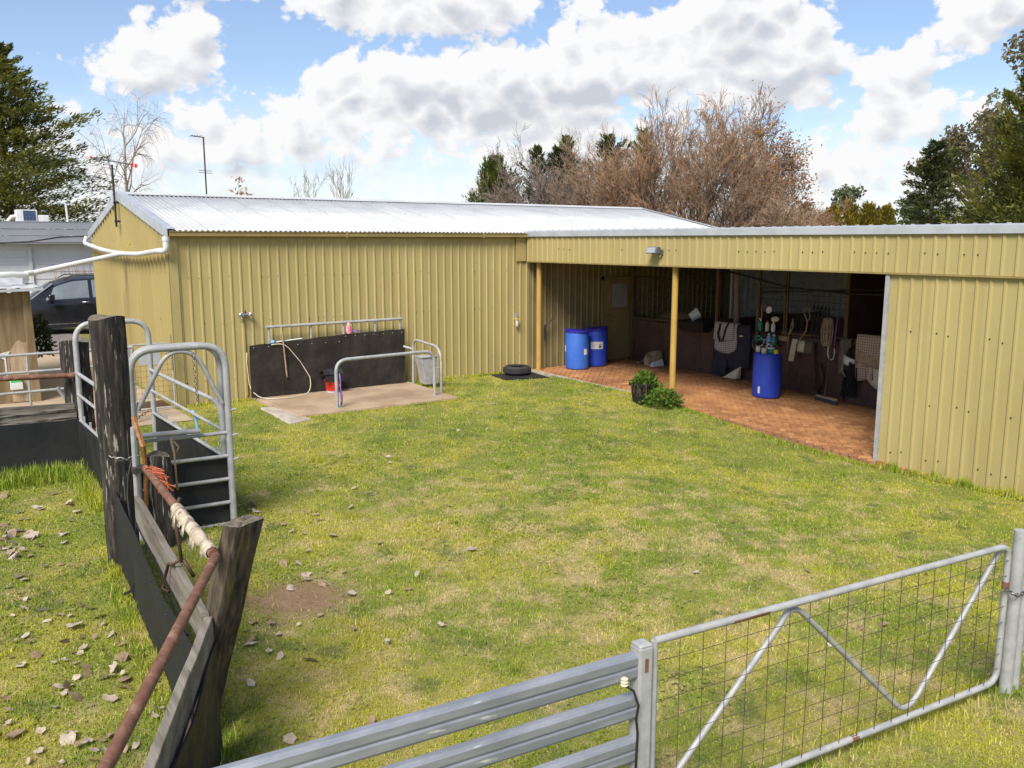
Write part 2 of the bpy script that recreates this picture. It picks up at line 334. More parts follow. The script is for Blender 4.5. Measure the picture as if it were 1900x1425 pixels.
ys = sorted(set([-900, -300, -100, -40, -15, -6] + [round(-2 + .25 * i, 3) for i in range(82)] + [20, 21, 22, 24, 26, 28, 32, 40, 55, 75, 100, 130, 170, 220, 300, 450, 800, 2000]))
gm = MB(); gm.grid([[(x, y, gz(x, y)) for x in xs] for y in ys])
def ground_material():
    m = bpy.data.materials.new('lawn_soil'); m.use_nodes = True; t = m.node_tree; b = t.nodes['Principled BSDF']; b.inputs['Roughness'].default_value = .95
    ge = t.nodes.new('ShaderNodeNewGeometry'); pos = ge.outputs['Position']
    c = grass_color(t, pos, False)
    t.links.new(c, b.inputs['Base Color'])
    n = t.nodes.new('ShaderNodeTexNoise'); n.inputs['Scale'].default_value = 60; t.links.new(pos, n.inputs['Vector'])
    bp = t.nodes.new('ShaderNodeBump'); bp.inputs['Strength'].default_value = .8; bp.inputs['Distance'].default_value = .02
    t.links.new(n.outputs['Fac'], bp.inputs['Height']); t.links.new(bp.outputs[0], b.inputs['Normal'])
    MAT['lawn_soil'] = m
def nz3(t, pos, sc, det=4, off=0, rough=.55, st=(1, 1, 1)):
    mp = t.nodes.new('ShaderNodeMapping'); t.links.new(pos, mp.inputs[0]); mp.inputs['Location'].default_value = (off, off * .6, off * .3); mp.inputs['Scale'].default_value = st
    n = t.nodes.new('ShaderNodeTexNoise'); t.links.new(mp.outputs[0], n.inputs['Vector']); n.inputs['Scale'].default_value = sc; n.inputs['Detail'].default_value = det; n.inputs['Roughness'].default_value = rough
    return n.outputs['Fac']
def grass_color(t, pos, blade):
    green, dark, yel, straw = ((.255, .345, .028), (.155, .25, .028), (.47, .46, .045), (.62, .51, .22)) if blade else ((.17, .175, .03), (.11, .12, .025), (.27, .235, .05), (.38, .28, .14))
    c = MIX(t, MR(t, nz3(t, pos, .75, 7, 3, .65), .40, .64, 0, 1), green, yel)
    c = MIX(t, MR(t, nz3(t, pos, 1.9, 7, 17, .68), .50, .66, 0, .9), c, dark)
    # dry area in the middle of the lawn and scattered straw
    sp = t.nodes.new('ShaderNodeVectorMath'); sp.operation = 'SUBTRACT'; t.links.new(pos, sp.inputs[0]); sp.inputs[1].default_value = (5.6, 5.9, 0)
    mu = t.nodes.new('ShaderNodeVectorMath'); mu.operation = 'MULTIPLY'; t.links.new(sp.outputs[0], mu.inputs[0]); mu.inputs[1].default_value = (1 / 4.2, 1 / 4.2, 0)
    le = t.nodes.new('ShaderNodeVectorMath'); le.operation = 'LENGTH'; t.links.new(mu.outputs[0], le.inputs[0])
    dry = MR(t, le.outputs['Value'], .1, 1.5, .085, 0)
    f = M(t, 'ADD', nz3(t, pos, 2.6, 9, 31, .74), dry)
    c = MIX(t, MR(t, f, .515, .71, 0, .80), c, straw)
    # bare soil patch
    s2 = t.nodes.new('ShaderNodeVectorMath'); s2.operation = 'SUBTRACT'; t.links.new(pos, s2.inputs[0]); s2.inputs[1].default_value = (2.6, 6.95, 0)
    m2 = t.nodes.new('ShaderNodeVectorMath'); m2.operation = 'MULTIPLY'; t.links.new(s2.outputs[0], m2.inputs[0]); m2.inputs[1].default_value = (1 / .55, 1 / .55, 0)
    l2 = t.nodes.new('ShaderNodeVectorMath'); l2.operation = 'LENGTH'; t.links.new(m2.outputs[0], l2.inputs[0])
    w = M(t, 'ADD', l2.outputs['Value'], M(t, 'MULTIPLY', M(t, 'SUBTRACT', nz3(t, pos, 5, 4, 2), .5), 1.4))
    soil = MIX(t, nz3(t, pos, 14, 4, 8), (.13, .075, .04), (.28, .18, .10))
    c = MIX(t, MR(t, w, .3, 1.25, 1 if not blade else .35, 0), c, soil)
    if not blade:
        # red-brown earth showing through here and there, pasture further out
        c = MIX(t, MR(t, nz3(t, pos, 2.6, 6, 51, .7), .60, .70, 0, .8), c, (.17, .105, .055))
    return c
ground_material()
obj('ground', gm, 'lawn_soil', smooth=1, kind='structure')

def path_mesh(poly, lift, step=1.0):
    x0, x1, y0, y1 = poly; nx = max(int((x1 - x0) / step), 1); ny = max(int((y1 - y0) / step), 1); b = MB()
    b.grid([[(x0 + (x1 - x0) * i / nx, y0 + (y1 - y0) * j / ny, gz(x0 + (x1 - x0) * i / nx, y0 + (y1 - y0) * j / ny) + lift) for i in range(nx + 1)] for j in range(ny + 1)]); return b
pth = obj('concrete_path', path_mesh((1.2, 4.0, 15.3, 24.0), .012, .5), 'path_concrete', kind='structure')
obj('driveway', path_mesh((-25, 40, 24.0, 33.5), .014, 1.0), 'driveway', kind='structure')

# ================================================================ ribbed cladding
PITCH = .19
def ribbed(u0, u1, bot, top, put, depth=.019, pitch=PITCH, phase=0.0):
    """profiled sheet between u0 and u1; put(u, z, d) gives the world point, d is how proud it stands"""
    us = [(u0, 0.0)]
    k = math.floor((u0 - phase) / pitch)
    while k * pitch + phase < u1 + pitch:
        c = k * pitch + phase
        for du, d in ((-.030, 0), (-.012, depth), (.012, depth), (.030, 0)):
            if u0 < c + du < u1: us.append((c + du, d))
        k += 1
    us.append((u1, 0.0)); b = MB()
    tf = top if callable(top) else (lambda u: top); bf = bot if callable(bot) else (lambda u: bot)
    b.grid([[put(u, bf(u), d) for u, d in us], [put(u, tf(u), d) for u, d in us]]); return b
def sheets(parent, name, m, u0, u1, bot, top, put, width=.76, phase=0.0, **kw):
    n = 0; u = u0
    while u < u1 - 1e-6:
        e = min(u + width, u1); off = .002 * (n % 2)
        obj(name, ribbed(u, e, bot, top, (lambda uu, z, d, o=off: put(uu, z, d + o)), phase=phase, **kw), m, parent); u = e; n += 1
def screws(parent, pts, normal, m='black', r=.011):
    b = MB(); nx, ny = normal
    for p in pts:
        q = (p[0] + nx * .012, p[1] + ny * .012, p[2]); b.tube([p, q], r, 5)
    return obj('screws', b, m, parent, kind='stuff')

# ================================================================ main shed
SX0, SX1, SY0, SY1, EAVE, RIDGE = 4.12, 19.6, 16.68, 24.2, 3.25, 4.06
YR = (SY0 + SY1) / 2 + .15
shed = thing('main_shed', 'long olive ribbed metal shed with a white corrugated gable roof', 'shed', (SX0, SY0, 0))
front = lambda u, z, d: (u, SY0 - d, z)
sheets(shed, 'wall_sheet', 'clad', SX0 + .03, 12.3, lambda u: -.02, EAVE, front, phase=SX0 + .14)
sheets(shed, 'wall_sheet', 'clad_shaded', 12.3, SX1, lambda u: -.1, EAVE - .05, front, phase=SX0 + .14)  # same front wall inside the wing, shade put into its colour
def gtop(y): return EAVE + (RIDGE - EAVE) * (1 - abs(y - YR) / ((SY1 - SY0) / 2 + .15)) - .03
gab = lambda u, z, d: (SX0 - d, u, z)
u = SY0 + .03; n = 0
brk = sorted([SY0 + .03 + .75 * i for i in range(10)] + [YR, SY1])
for a, e in zip(brk[:-1], brk[1:]):
    if e - a > .01: obj('gable_sheet', ribbed(a, e, lambda y: gz(4, y) - .02, gtop, lambda uu, z, d, o=.002 * (n % 2): gab(uu, z, d + o), phase=SY0 + .1, depth=.06, pitch=.30), 'clad', shed); n += 1
obj('gable_sheet', MB().quad((SX1, SY0, 0), (SX1, SY1, 0), (SX1, SY1, EAVE), (SX1, SY0, EAVE)), 'clad', shed)
obj('gable_sheet', MB().tri((SX1, SY0, EAVE), (SX1, SY1, EAVE), (SX1, YR, RIDGE)), 'clad', shed)
obj('wall_sheet', MB().quad((SX0, SY1, -.1), (SX1, SY1, -.1), (SX1, SY1, EAVE), (SX0, SY1, EAVE)), 'clad', shed)
# corner flashing
obj('corner_flashing', MB().box(SX0 - .036, SX0 - .006, SY0 - .036, SY0 + .13, 0, EAVE - .02).box(SX0 - .036, SX0 + .12, SY0 - .038, SY0 - .006, 0, EAVE - .02), 'clad', shed)
# corrugated roof, one object per sheet
OH = .10
def roof_sheet(x0, x1, side, off):
    b = MB(); waves = .1; nx = int(round((x1 - x0) / waves * 8)); ya = SY0 - OH if side < 0 else SY1 + OH
    ez = EAVE + .055; rz_ = RIDGE + .055
    row = lambda y, z: [(x0 + (x1 - x0) * i / nx, y, z + off + .011 * math.cos(2 * math.pi * (x0 + (x1 - x0) * i / nx) / waves)) for i in range(nx + 1)]
    b.grid([row(ya, ez - .02), row(YR, rz_)]); return b
k = 0; x = SX0 - .05
while x < SX1 + .05:
    e = min(x + .8, SX1 + .08); e = SX1 + .08 if SX1 + .08 - e < .2 else e
    for sd in (-1, 1): obj('roof_sheet', roof_sheet(x, e, sd, .0015 * (k % 2)), 'roof', shed, solid=.003, smooth=1)
    x = e; k += 1
    if e >= SX1 + .08: break
rc = MB()
rc.grid([[(SX0 - .07, YR - .2, RIDGE + .035), (SX1 + .1, YR - .2, RIDGE + .035)], [(SX0 - .07, YR - .02, RIDGE + .083), (SX1 + .1, YR - .02, RIDGE + .083)], [(SX0 - .07, YR, RIDGE + .095), (SX1 + .1, YR, RIDGE + .095)], [(SX0 - .07, YR + .02, RIDGE + .083), (SX1 + .1, YR + .02, RIDGE + .083)], [(SX0 - .07, YR + .2, RIDGE + .035), (SX1 + .1, YR + .2, RIDGE + .035)]])
obj('ridge_cap', rc, 'roof', shed, solid=.003)
for X, sg in ((SX0 - .06, -1), (SX1 + .09, 1)):
    for ya in (SY0 - OH - .02, SY1 + OH + .02):
        o = 0 if sg < 0 else 0
        b = MB(); e0, r0 = EAVE + .045, RIDGE + .06
        b.hexa([(X - .012, ya, e0 - .15), (X + .012, ya, e0 - .15), (X + .012, YR, r0 - .15), (X - .012, YR, r0 - .15)],
               [(X - .012, ya, e0 + .02), (X + .012, ya, e0 + .02), (X + .012, YR, r0 + .02), (X - .012, YR, r0 + .02)])
        b.hexa([(X - .012, ya, e0 + .022), (X - sg * .16, ya, e0 + .022), (X - sg * .16, YR, r0 + .022), (X - .012, YR, r0 + .022)],
               [(X - .012, ya, e0 + .03), (X - sg * .16, ya, e0 + .03), (X - sg * .16, YR, r0 + .03), (X - .012, YR, r0 + .03)])
        obj('barge_flashing', b, 'zinc', shed)
gu = MB(); gx0, gx1 = SX0 - .02, 12.27; gy = SY0 - OH - .02
prof = [(gy + .085, EAVE + .03), (gy + .085, EAVE - .07), (gy, EAVE - .075), (gy - .03, EAVE - .06), (gy - .032, EAVE + .005), (gy - .045, EAVE + .012), (gy - .045, EAVE + .022), (gy - .022, EAVE + .02), (gy - .018, EAVE - .055), (gy + .07, EAVE - .058), (gy + .07, EAVE + .03)]
gu.prism(prof, lambda p: (gx0, p[0], p[1]), lambda p: (gx1, p[0], p[1]))
gut = obj('gutter', gu, 'gutter', shed)
for xx in (7.55, 10.9): obj('gutter_joint', MB().box(xx, xx + .05, gy - .047, gy - .0, EAVE - .078, EAVE + .024), 'gutter', gut)
pts = []
for z in (2.42, 1.55, .45):
    xx = SX0 + .06
    while xx < 12.0:
        if rnd.random() < .5: pts.append((xx + rnd.choice((.0, .045)) + .06, SY0 - .001, z + rnd.uniform(-.015, .015)))
        xx += PITCH
screws(shed, pts, (0, -1))
pts = []
for z in (2.6, 1.6, .6):
    yy = SY0 + .2
    while yy < SY1: 
        if rnd.random() < .35: pts.append((SX0 - .001, yy, z))
        yy += PITCH
screws(shed, pts, (-1, 0))
b = MB()
for xx in np.arange(SX0 + .3, SX1, .4):
    for t_ in (.12, .5, .88):
        y = SY0 - OH + (YR - SY0 + OH) * t_; z = EAVE + .035 + (RIDGE + .02 - EAVE) * t_ + .03; b.tube([(xx, y, z - .01), (xx, y, z + .006)], .012, 5)
obj('roof_screws', b, 'zinc', shed, kind='stuff')

# ================================================================ stable wing
WX, WY0, WY1 = 12.3, 2.2, SY0 - .02
wing = thing('stable_wing', 'open fronted olive stable wing with deep ribbed fascia and sliding door', 'stable', (WX, 9, -.3))
fas = lambda u, z, d: (WX - .10 - d, u, z)
sheets(wing, 'fascia_sheet', 'clad', WY0, WY1 - .06, 2.63, 3.24, fas, phase=.07)
obj('fascia_end', MB().box(WX - .40, WX - .105, SY0 - .045, SY0 - .032, 2.63, 3.24), 'clad', wing)
obj('fascia_backing', MB().box(WX - .085, WX - .05, WY0, WY1 - .03, 2.64, 3.22), 'clad_shaded', wing)
obj('fascia_trim', MB().box(WX - .118, WX - .04, WY0, WY1 - .05, 2.605, 2.628), 'gutter', wing)
cap = MB(); cx_ = WX - .15
cap.prism([(0, 3.20), (0, 3.315), (.12, 3.335), (.5, 3.34), (.5, 3.33), (.12, 3.325), (.012, 3.305), (.012, 3.20)], lambda p: (cx_ + p[0], WY0, p[1]), lambda p: (cx_ + p[0], WY1 - .06, p[1]))
obj('capping', cap, 'zinc', wing)
b = MB()
for i in range(60):
    y = 3 + i * .225; b.box(cx_ + .03, cx_ + .06, y, y + .05, 3.32, 3.345)
obj('capping_clips', b, 'zinc', wing, kind='stuff')
wr = MB(); wr.hexa([(WX + .2, WY0, 3.25), (19.7, WY0, 2.95), (19.7, SY0 - .05, 2.95), (WX + .2, SY0 - .05, 3.25)], [(WX + .2, WY0, 3.27), (19.7, WY0, 2.97), (19.7, SY0 - .05, 2.97), (WX + .2, SY0 - .05, 3.27)])
obj('roof_deck', wr, 'zinc', wing)
bk = lambda u, z, d: (19.5 - d, u, z)
sheets(wing, 'back_sheet', 'zinc', WY0, SY0 - .05, -.4, 2.96, bk, width=1.8)
obj('end_wall', MB().box(WX, 19.5, WY0 - .03, WY0, -.5, 3.0), 'clad_shaded', wing)
# sliding door (closed panel on the right)
DX = WX - .055; door = lambda u, z, d: (DX - d, u, z)
DY = 7.42
sheets(wing, 'door_sheet', 'clad', WY0, DY - .03, lambda y: gz(12.0, y) - .03, 2.62, door, phase=.02)
obj('door_stile', MB().box(DX - .04, DX + .03, DY - .03, DY + .035, gz(12.0, DY) + .0, 2.60), 'galv', wing)
obj('door_back', MB().box(DX + .03, DX + .05, WY0, DY - .03, -.33, 2.6), 'clad_shaded', wing)
pts = []
for z in (2.92,):
    yy = 3.0
    while yy < 16: 
        if rnd.random() < .35: pts.append((WX - .1, yy + .06, z + rnd.uniform(-.01, .01)))
        yy += PITCH
for z in (1.75, .72, -.1):
    yy = 3.0
    while yy < 7.2:
        if rnd.random() < .55: pts.append((DX, yy + rnd.uniform(0, .05), z + rnd.uniform(-.03, .03)))
        yy += PITCH
screws(wing, pts, (-1, 0))
# the two yellow posts that carry the fascia
for y, lab in ((16.35, None), (11.95, None)):
    pipe('post', wing, 'yellow_post', [(WX + .06, y, fz(y) - .05), (WX + .06, y, 2.64)], .062, 14)
# internal frame
for y in (14.1, 9.9, 5.6): obj('rafter', MB().box(WX + .1, 19.4, y - .04, y + .04, 2.72, 2.88), 'steel_dark', wing)
# brick floor
FX0, FX1 = 12.13, 19.4
fb_ = MB(); yy = [WY0 + .2, 7.3, 8.4, 9.4, 10.5, 11.5, 12.5, 14, 15.4, SY0 - .05]
fb_.grid([[(FX0 + .03, y, fz(y) - .02), (FX1, y, fz(y) - .02)] for y in yy])
fb_.grid([[(FX0 + .03, y, fz(y) - .25), (FX0 + .03, y, fz(y) - .02)] for y in yy])
floor = obj('brick_floor', fb_, 'paver_bed', kind='structure', solid=.004)
pv = MB(); pv.obox((0, 0, -.035), .226, .111, .035, 0, .004); pme = mesh_of(pv, (0, 0, 0), False, 'brick')
cells = []; PW = .115
rot45 = R(45)
for a in range(-90, 120):
    for c in range(-90, 120):
        # herringbone of 2x1 bricks
        q = (a - c) % 4
        if q == 0: x, y, w, h = a * PW, c * PW, 2, 1
        elif q == 3: x, y, w, h = a * PW, c * PW, 1, 2
        else: continue
        px, py = x + w * PW / 2, y + h * PW / 2
        X = px * math.cos(rot45) - py * math.sin(rot45) + 14; Y = px * math.sin(rot45) + py * math.cos(rot45) + 11
        if FX0 + .1 < X < 15.45 and 6.6 < Y < SY0 - .12: cells.append((math.hypot(X, Y), X, Y, rot45 + (0 if w == 2 else R(90))))
cells.sort(); rest = MB()
for i, (dd, X, Y, a) in enumerate(cells):
    z = fz(Y) + rnd.uniform(-.004, .004)
    if i < 300:
        o = link('brick', pme, 'paver', floor, (X, Y, z)); o.rotation_euler = (rnd.uniform(-.012, .012), -math.atan((fz(Y + .1) - fz(Y - .1)) / .2) * 0 + rnd.uniform(-.012, .012), a)
    else: rest.obox((X, Y, z - .03), .226, .111, .03, a, .004)
obj('bricks', rest, 'paver', floor, kind='stuff')
ed = MB()
for i in range(30):
    y = 12.9 + i * .125
    if y < SY0 - .15: ed.obox((FX0 + .05, y, fz(y) - .08), .1, .118, .09, 0, .004)
obj('edging_bricks', ed, 'concrete_pale', floor, kind='stuff')
# ================================================================ wash bay
slab = obj('concrete_slab', MB().hexa([(5.52, 14.35, -.05), (8.85, 14.28, -.05), (8.95, 16.62, -.05), (5.5, 16.62, -.05)], [(5.53, 14.37, .062), (8.83, 14.3, .062), (8.93, 16.62, .062), (5.52, 16.62, .062)]), 'concrete', bevel=.015,
           label='brown concrete wash bay slab against the shed wall', cat='slab')
obj('concrete_ramp', MB().hexa([(5.22, 13.95, -.05), (5.70, 14.12, -.05), (5.60, 15.5, -.05), (5.28, 15.62, -.05)], [(5.24, 13.97, .03), (5.69, 14.14, .035), (5.5, 15.5, .045), (5.30, 15.60, .04)]), 'concrete_pale', bevel=.02,
    label='rough pale concrete step beside the wash bay slab', cat='step')
stocks = thing('wash_rail', 'galvanised back rail clad in black rubber matting on the shed wall', 'rail', (7.1, 16.45, .06))
pipe('rail', stocks, 'galv', [(5.78, 16.5, 1.435), (8.78, 16.5, 1.45)], .03, 8)
for x in (5.85, 6.72, 7.43, 8.15, 8.74): pipe('upright', stocks, 'galv', [(x, 16.52, .06), (x, 16.52, 1.41)], .022, 8)
for x0, x1, zt0, zt1 in ((5.42, 7.36, 1.10, 1.20), (7.34, 8.80, 1.205, 1.235)):
    n = 9; off = .008 if x0 > 7 else 0
    rows = [[(x0 + (x1 - x0) * i / n, 16.44 - off + .012 * math.sin(i * 1.3 + j), .075 + (zt0 + (zt1 - zt0) * i / n - .075) * j / 4 + (.008 * math.sin(i * 2.1) if j == 4 else 0)) for i in range(n + 1)] for j in range(5)]
    o = obj('rubber_mat', MB().grid(rows), 'rubber_mat', stocks, solid=.014)
    b = MB()
    for i in range(7):
        x = x0 + .08 + (x1 - x0 - .16) * i / 6; b.tube([(x, 16.425 - off, zt0 - .04), (x, 16.41 - off, zt0 - .04)], .009, 6)
    obj('rivets', b, 'galv', o, kind='stuff')
rail = thing('hitching_rail', 'free standing bent galvanised rail at the front of the wash bay', 'rail', (7.4, 14.65, .06))
pipe('frame', rail, 'galv', [(6.40, 14.62, .06), (6.40, 14.62, .70)] + arc((6.40, 14.62, .72), (6.40, 14.62, .93), (6.62, 14.63, .945)) + [(8.2, 14.69, .955)] + arc((8.3, 14.69, .955), (8.52, 14.7, .95), (8.52, 14.7, .74)) + [(8.52, 14.7, .06)], .032, 10)
for x, y in ((6.40, 14.62), (8.52, 14.7)): part('base_plate', rail, 'galv', 'obox', (x, y, .062), .12, .12, .008)
b = MB(); b.tube([(6.45, 14.59, .70), (6.47, 14.59, .5), (6.455, 14.58, .36), (6.475, 14.59, .2), (6.46, 14.59, .1)], .012, 6).tube([(6.45, 14.59, .5), (6.49, 14.58, .3), (6.48, 14.58, .12)], .009, 6)
obj('lead_rope', b, 'purple', label='purple lead rope hanging from the bent wash bay rail', cat='rope', smooth=1)
side = thing('side_rail', 'looped galvanised side rail with two legs at the wash bay end', 'rail', (8.9, 15.7, 0))
pipe('loop', side, 'galv', [(8.92, 16.3, .04), (8.92, 16.28, .82)] + arc((8.92, 16.28, .86), (8.92, 16.24, 1.03), (8.91, 16.02, 1.01)) + [(8.9, 15.5, .98)] + arc((8.9, 15.38, .975), (8.9, 15.08, .95), (8.89, 15.06, .66)) + [(8.89, 15.06, -.02)], .028, 10)
pipe('stub', side, 'galv', [(8.76, 16.42, .86), (8.92, 16.28, .80)], .024, 8)
b = MB(); b.tube(arc((8.9, 15.06, .78), (8.86, 15.0, .42), (8.87, 15.28, .56), 8), .016, 6)
obj('hose_offcut', b, 'tan', side)
bx_ = thing('metal_box', 'tall galvanised sheet box hung on the wash bay side rail', 'box', (9.05, 15.85, .1))
part('body', bx_, 'galv', 'hexa', [(8.9, 15.72, .10), (9.2, 15.72, .10), (9.2, 15.98, .10), (8.9, 15.98, .10)], [(8.80, 15.72, .67), (9.19, 15.72, .67), (9.19, 15.98, .67), (8.80, 15.98, .67)], bevel=.01)
part('lid', bx_, 'zinc', 'box', 8.79, 9.2, 15.70, 16.0, .673, .70, bevel=.006)
bk_ = thing('red_bucket', 'red bucket with white base under a black mat on the slab', 'bucket', (7.02, 16.24, .062))
part('tub', bk_, 'red', 'lathe', (7.02, 16.24, .105), [(.13, 0), (.155, .18), (.165, .19), (.165, .21), (.15, .2), (.14, .08)], 20, smooth=2)
part('base', bk_, 'white', 'lathe', (7.02, 16.24, .063), [(.115, 0), (.125, .045)], 20, smooth=2)
fm = MB(); fm.grid([[(6.80 + .40 * i / 6, 16.09 + .3 * j / 5, .325 + .21 * math.sin(math.pi * min(max(j / 5, .12), .9)) ** .6 + .012 * math.sin(i * 2 + j)) for i in range(7)] for j in range(6)])
fm.quad((6.79, 16.08, .30), (7.21, 16.08, .30), (7.19, 16.09, .42), (6.81, 16.09, .42))
obj('folded_mat', fm, 'rubber', solid=.02, label='black rubber mat folded over the red bucket', cat='mat')
hs = MB(); hs.tube([(5.42, 16.60, .95), (5.41, 16.6, .75), (5.42, 16.58, .5)] + arc((5.42, 16.56, .35), (5.44, 16.4, .02), (5.75, 16.1, .085), 6) + [(6.0, 16.05, .082), (6.3, 16.1, .08)] + arc((6.42, 16.18, .09), (6.62, 16.3, .12), (6.6, 16.38, .4), 6) + [(6.42, 16.40, .72), (6.2, 16.40, 1.0)] + arc((6.12, 16.4, 1.07), (6.02, 16.4, 1.12), (5.85, 16.42, 1.09), 5), .0095, 7)
obj('garden_hose', hs, 'cream', smooth=1, label='cream garden hose looped over the black wash bay matting', cat='hose')
rp = MB(); rp.tube([(6.06, 16.42, 1.47), (6.08, 16.41, 1.3), (6.10, 16.40, .95), (6.13, 16.40, .5), (6.14, 16.4, .42)], [.01, .016, .014, .016, .02], 7)
obj('tie_rope', rp, 'rope', smooth=1, label='tan tie rope hanging straight down the black matting', cat='rope')
tap = thing('wall_tap', 'double garden tap on the shed wall above the hose', 'tap', (5.42, 16.62, 1.66))
pipe('riser', tap, 'gutter', [(5.42, 16.655, .1), (5.42, 16.655, 1.74)], .009, 7)
pipe('cross_body', tap, 'chrome', [(5.32, 16.61, 1.70), (5.53, 16.61, 1.70)], .02, 8)
for x in (5.33, 5.52):
    part('tap_head', tap, 'chrome', 'lathe', (x, 16.59, 1.64), [(.02, 0), (.045, .02), (.045, .05), (.02, .075), (.015, .1)], 12, smooth=2)
    pipe('spout', tap, 'chrome', [(x, 16.60, 1.66), (x, 16.55, 1.65), (x, 16.54, 1.61)], .013, 7)
part('rust_cap', tap, 'rust', 'lathe', (5.425, 16.62, 1.72), [(.03, 0), (.03, .05), (.01, .06)], 10, smooth=2)
sb = thing('shampoo_bottle', 'pink shampoo bottle standing on the black matting ledge', 'bottle', (7.52, 16.46, 1.21))
part('body', sb, 'pink', 'lathe', (7.52, 16.47, 1.19), [(.045, 0), (.05, .02), (.05, .15), (.03, .2)], 14, smooth=2)
part('cap', sb, 'pink', 'lathe', (7.52, 16.47, 1.39), [(.03, 0), (.03, .03), (.02, .045)], 12, smooth=2)
obj('brush', MB().lathe((7.68, 16.47, 1.225), [(.02, 0), (.07, .01), (.065, .04), (.02, .05)], 12), 'purple', smooth=2, label='small purple grooming brush on the matting ledge', cat='brush')
sc_ = thing('sweat_scraper', 'blue and white scraper lying along the matting ledge', 'scraper', (6.2, 16.47, 1.13))
pipe('blade', sc_, 'white', [(5.97, 16.46, 1.135), (6.5, 16.46, 1.17)], .016, 6)
part('head', sc_, 'lightblue', 'lathe', (5.9, 16.46, 1.11), [(.02, 0), (.045, .015), (.045, .05), (.02, .065)], 12, smooth=2)

# tyre feeder on a mat beside the corner
obj('floor_mat', MB().hexa([(10.95, 15.72, .0), (11.95, 15.42, .0), (12.1, 16.25, .0), (11.1, 16.5, .0)], [(10.95, 15.72, .03), (11.95, 15.42, .03), (12.1, 16.25, .03), (11.1, 16.5, .03)]), 'rubber', bevel=.008, label='worn black mat on the grass under the tyre', cat='mat')
ty = thing('tyre', 'black car tyre lying flat on a mat by the shed corner', 'tyre', (11.6, 16.18, .03))
part('carcass', ty, 'tyre', 'lathe', (11.6, 16.18, .033), [(.20, .0), (.27, .005), (.315, .04), (.325, .10), (.315, .16), (.27, .195), (.215, .2), (.205, .17), (.25, .13), (.25, .06), (.19, .02)], 28, smooth=2)
b = MB()
for i in range(40):
    a = 2 * math.pi * i / 40; b.obox((11.6 + .322 * math.cos(a), 16.18 + .322 * math.sin(a), .085), .012, .03, .1, a)
obj('tread_blocks', b, 'tyre', ty, kind='stuff')
so_ = thing('soap_dispenser', 'small bottle in a wall bracket on the shed wall near the corner', 'dispenser', (11.9, 16.6, 1.1))
part('bottle', so_, 'cream', 'lathe', (11.9, 16.60, 1.1), [(.03, 0), (.035, .02), (.035, .14), (.015, .17)], 12, smooth=2)
part('bracket', so_, 'yellow', 'box', 11.86, 11.94, 16.55, 16.65, 1.26, 1.28)
part('back_plate', so_, 'galv', 'box', 11.86, 11.94, 16.635, 16.645, 1.28, 1.42)

# planter and shrub at the yellow post
pl = thing('planter', 'square black planter overflowing with green foliage by the yellow post', 'planter', (11.66, 11.98, -.01))
zp = gz(11.6, 12) - .01
part('pot', pl, 'rubber', 'hexa', [(11.48, 11.9, zp), (11.78, 11.84, zp), (11.84, 12.14, zp), (11.54, 12.20, zp)], [(11.43, 11.86, zp + .40), (11.81, 11.79, zp + .40), (11.89, 12.18, zp + .40), (11.50, 12.25, zp + .40)], bevel=.012)
part('rim', pl, 'rubber', 'hexa', [(11.415, 11.845, zp + .36), (11.82, 11.775, zp + .36), (11.905, 12.19, zp + .36), (11.485, 12.265, zp + .36)], [(11.41, 11.84, zp + .42), (11.825, 11.77, zp + .42), (11.91, 12.195, zp + .42), (11.48, 12.27, zp + .42)], bevel=.008)
def leafy(c, rad, n, size, seed, ell=(1, 1, 1), up=.4):
    r_ = np.random.RandomState(seed); b = MB()
    for i in range(n):
        d = r_.normal(size=3); d /= np.linalg.norm(d); d[2] = abs(d[2]) * .9 - .1; k = rad * r_.uniform(.45, 1.0) ** .6 * (1 + .25 * math.sin(d[0] * 5 + seed) * math.cos(d[1] * 4))
        p = Vector((c[0] + d[0] * k * ell[0], c[1] + d[1] * k * ell[1], c[2] + d[2] * k * ell[2]))
        a = Vector(d) + Vector(r_.normal(size=3) * .6) + Vector((0, 0, up)); a.normalize(); s = a.orthogonal().normalized(); s = Matrix.Rotation(r_.uniform(0, 6.28), 3, a) @ s
        L = size * r_.uniform(.6, 1.3); w = L * .28
        b.quad(p, p + a * L * .5 + s * w, p + a * L, p + a * L * .5 - s * w)
    return b
obj('foliage', leafy((11.67, 12.03, zp + .40), .22, 700, .09, 3, (1, 1, 1.1), .9), 'shrub_leaf', pl)
b = MB()
for i in range(26):
    a = rnd.uniform(0, 6.28); x, y = 11.66 + .2 * math.cos(a), 12.02 + .2 * math.sin(a); b.tube([(x, y, zp + .43), (x + .05 * math.cos(a), y + .05 * math.sin(a), zp + .40), (x + .06 * math.cos(a), y + .06 * math.sin(a), zp + rnd.uniform(.18, .3))], .004, 3)
obj('dry_stems', b, 'hay', pl, kind='stuff')
sh = thing('shrub', 'leafy green shrub growing round the foot of the yellow post', 'shrub', (11.85, 11.6, -.02))
obj('foliage', leafy((11.78, 11.68, gz(11.8, 11.6) + .10), .36, 1200, .07, 8, (.95, .95, 1.0), .5), 'shrub_leaf', sh)
b = MB()
for i in range(16):
    a = i * .4; b.tube([(11.85, 11.65, -.03), (11.85 + .28 * math.cos(a), 11.62 + .28 * math.sin(a), .1 + .25 * rnd.random())], [.01, .004], 4)
obj('stems', b, 'bark_dark', sh, kind='stuff')

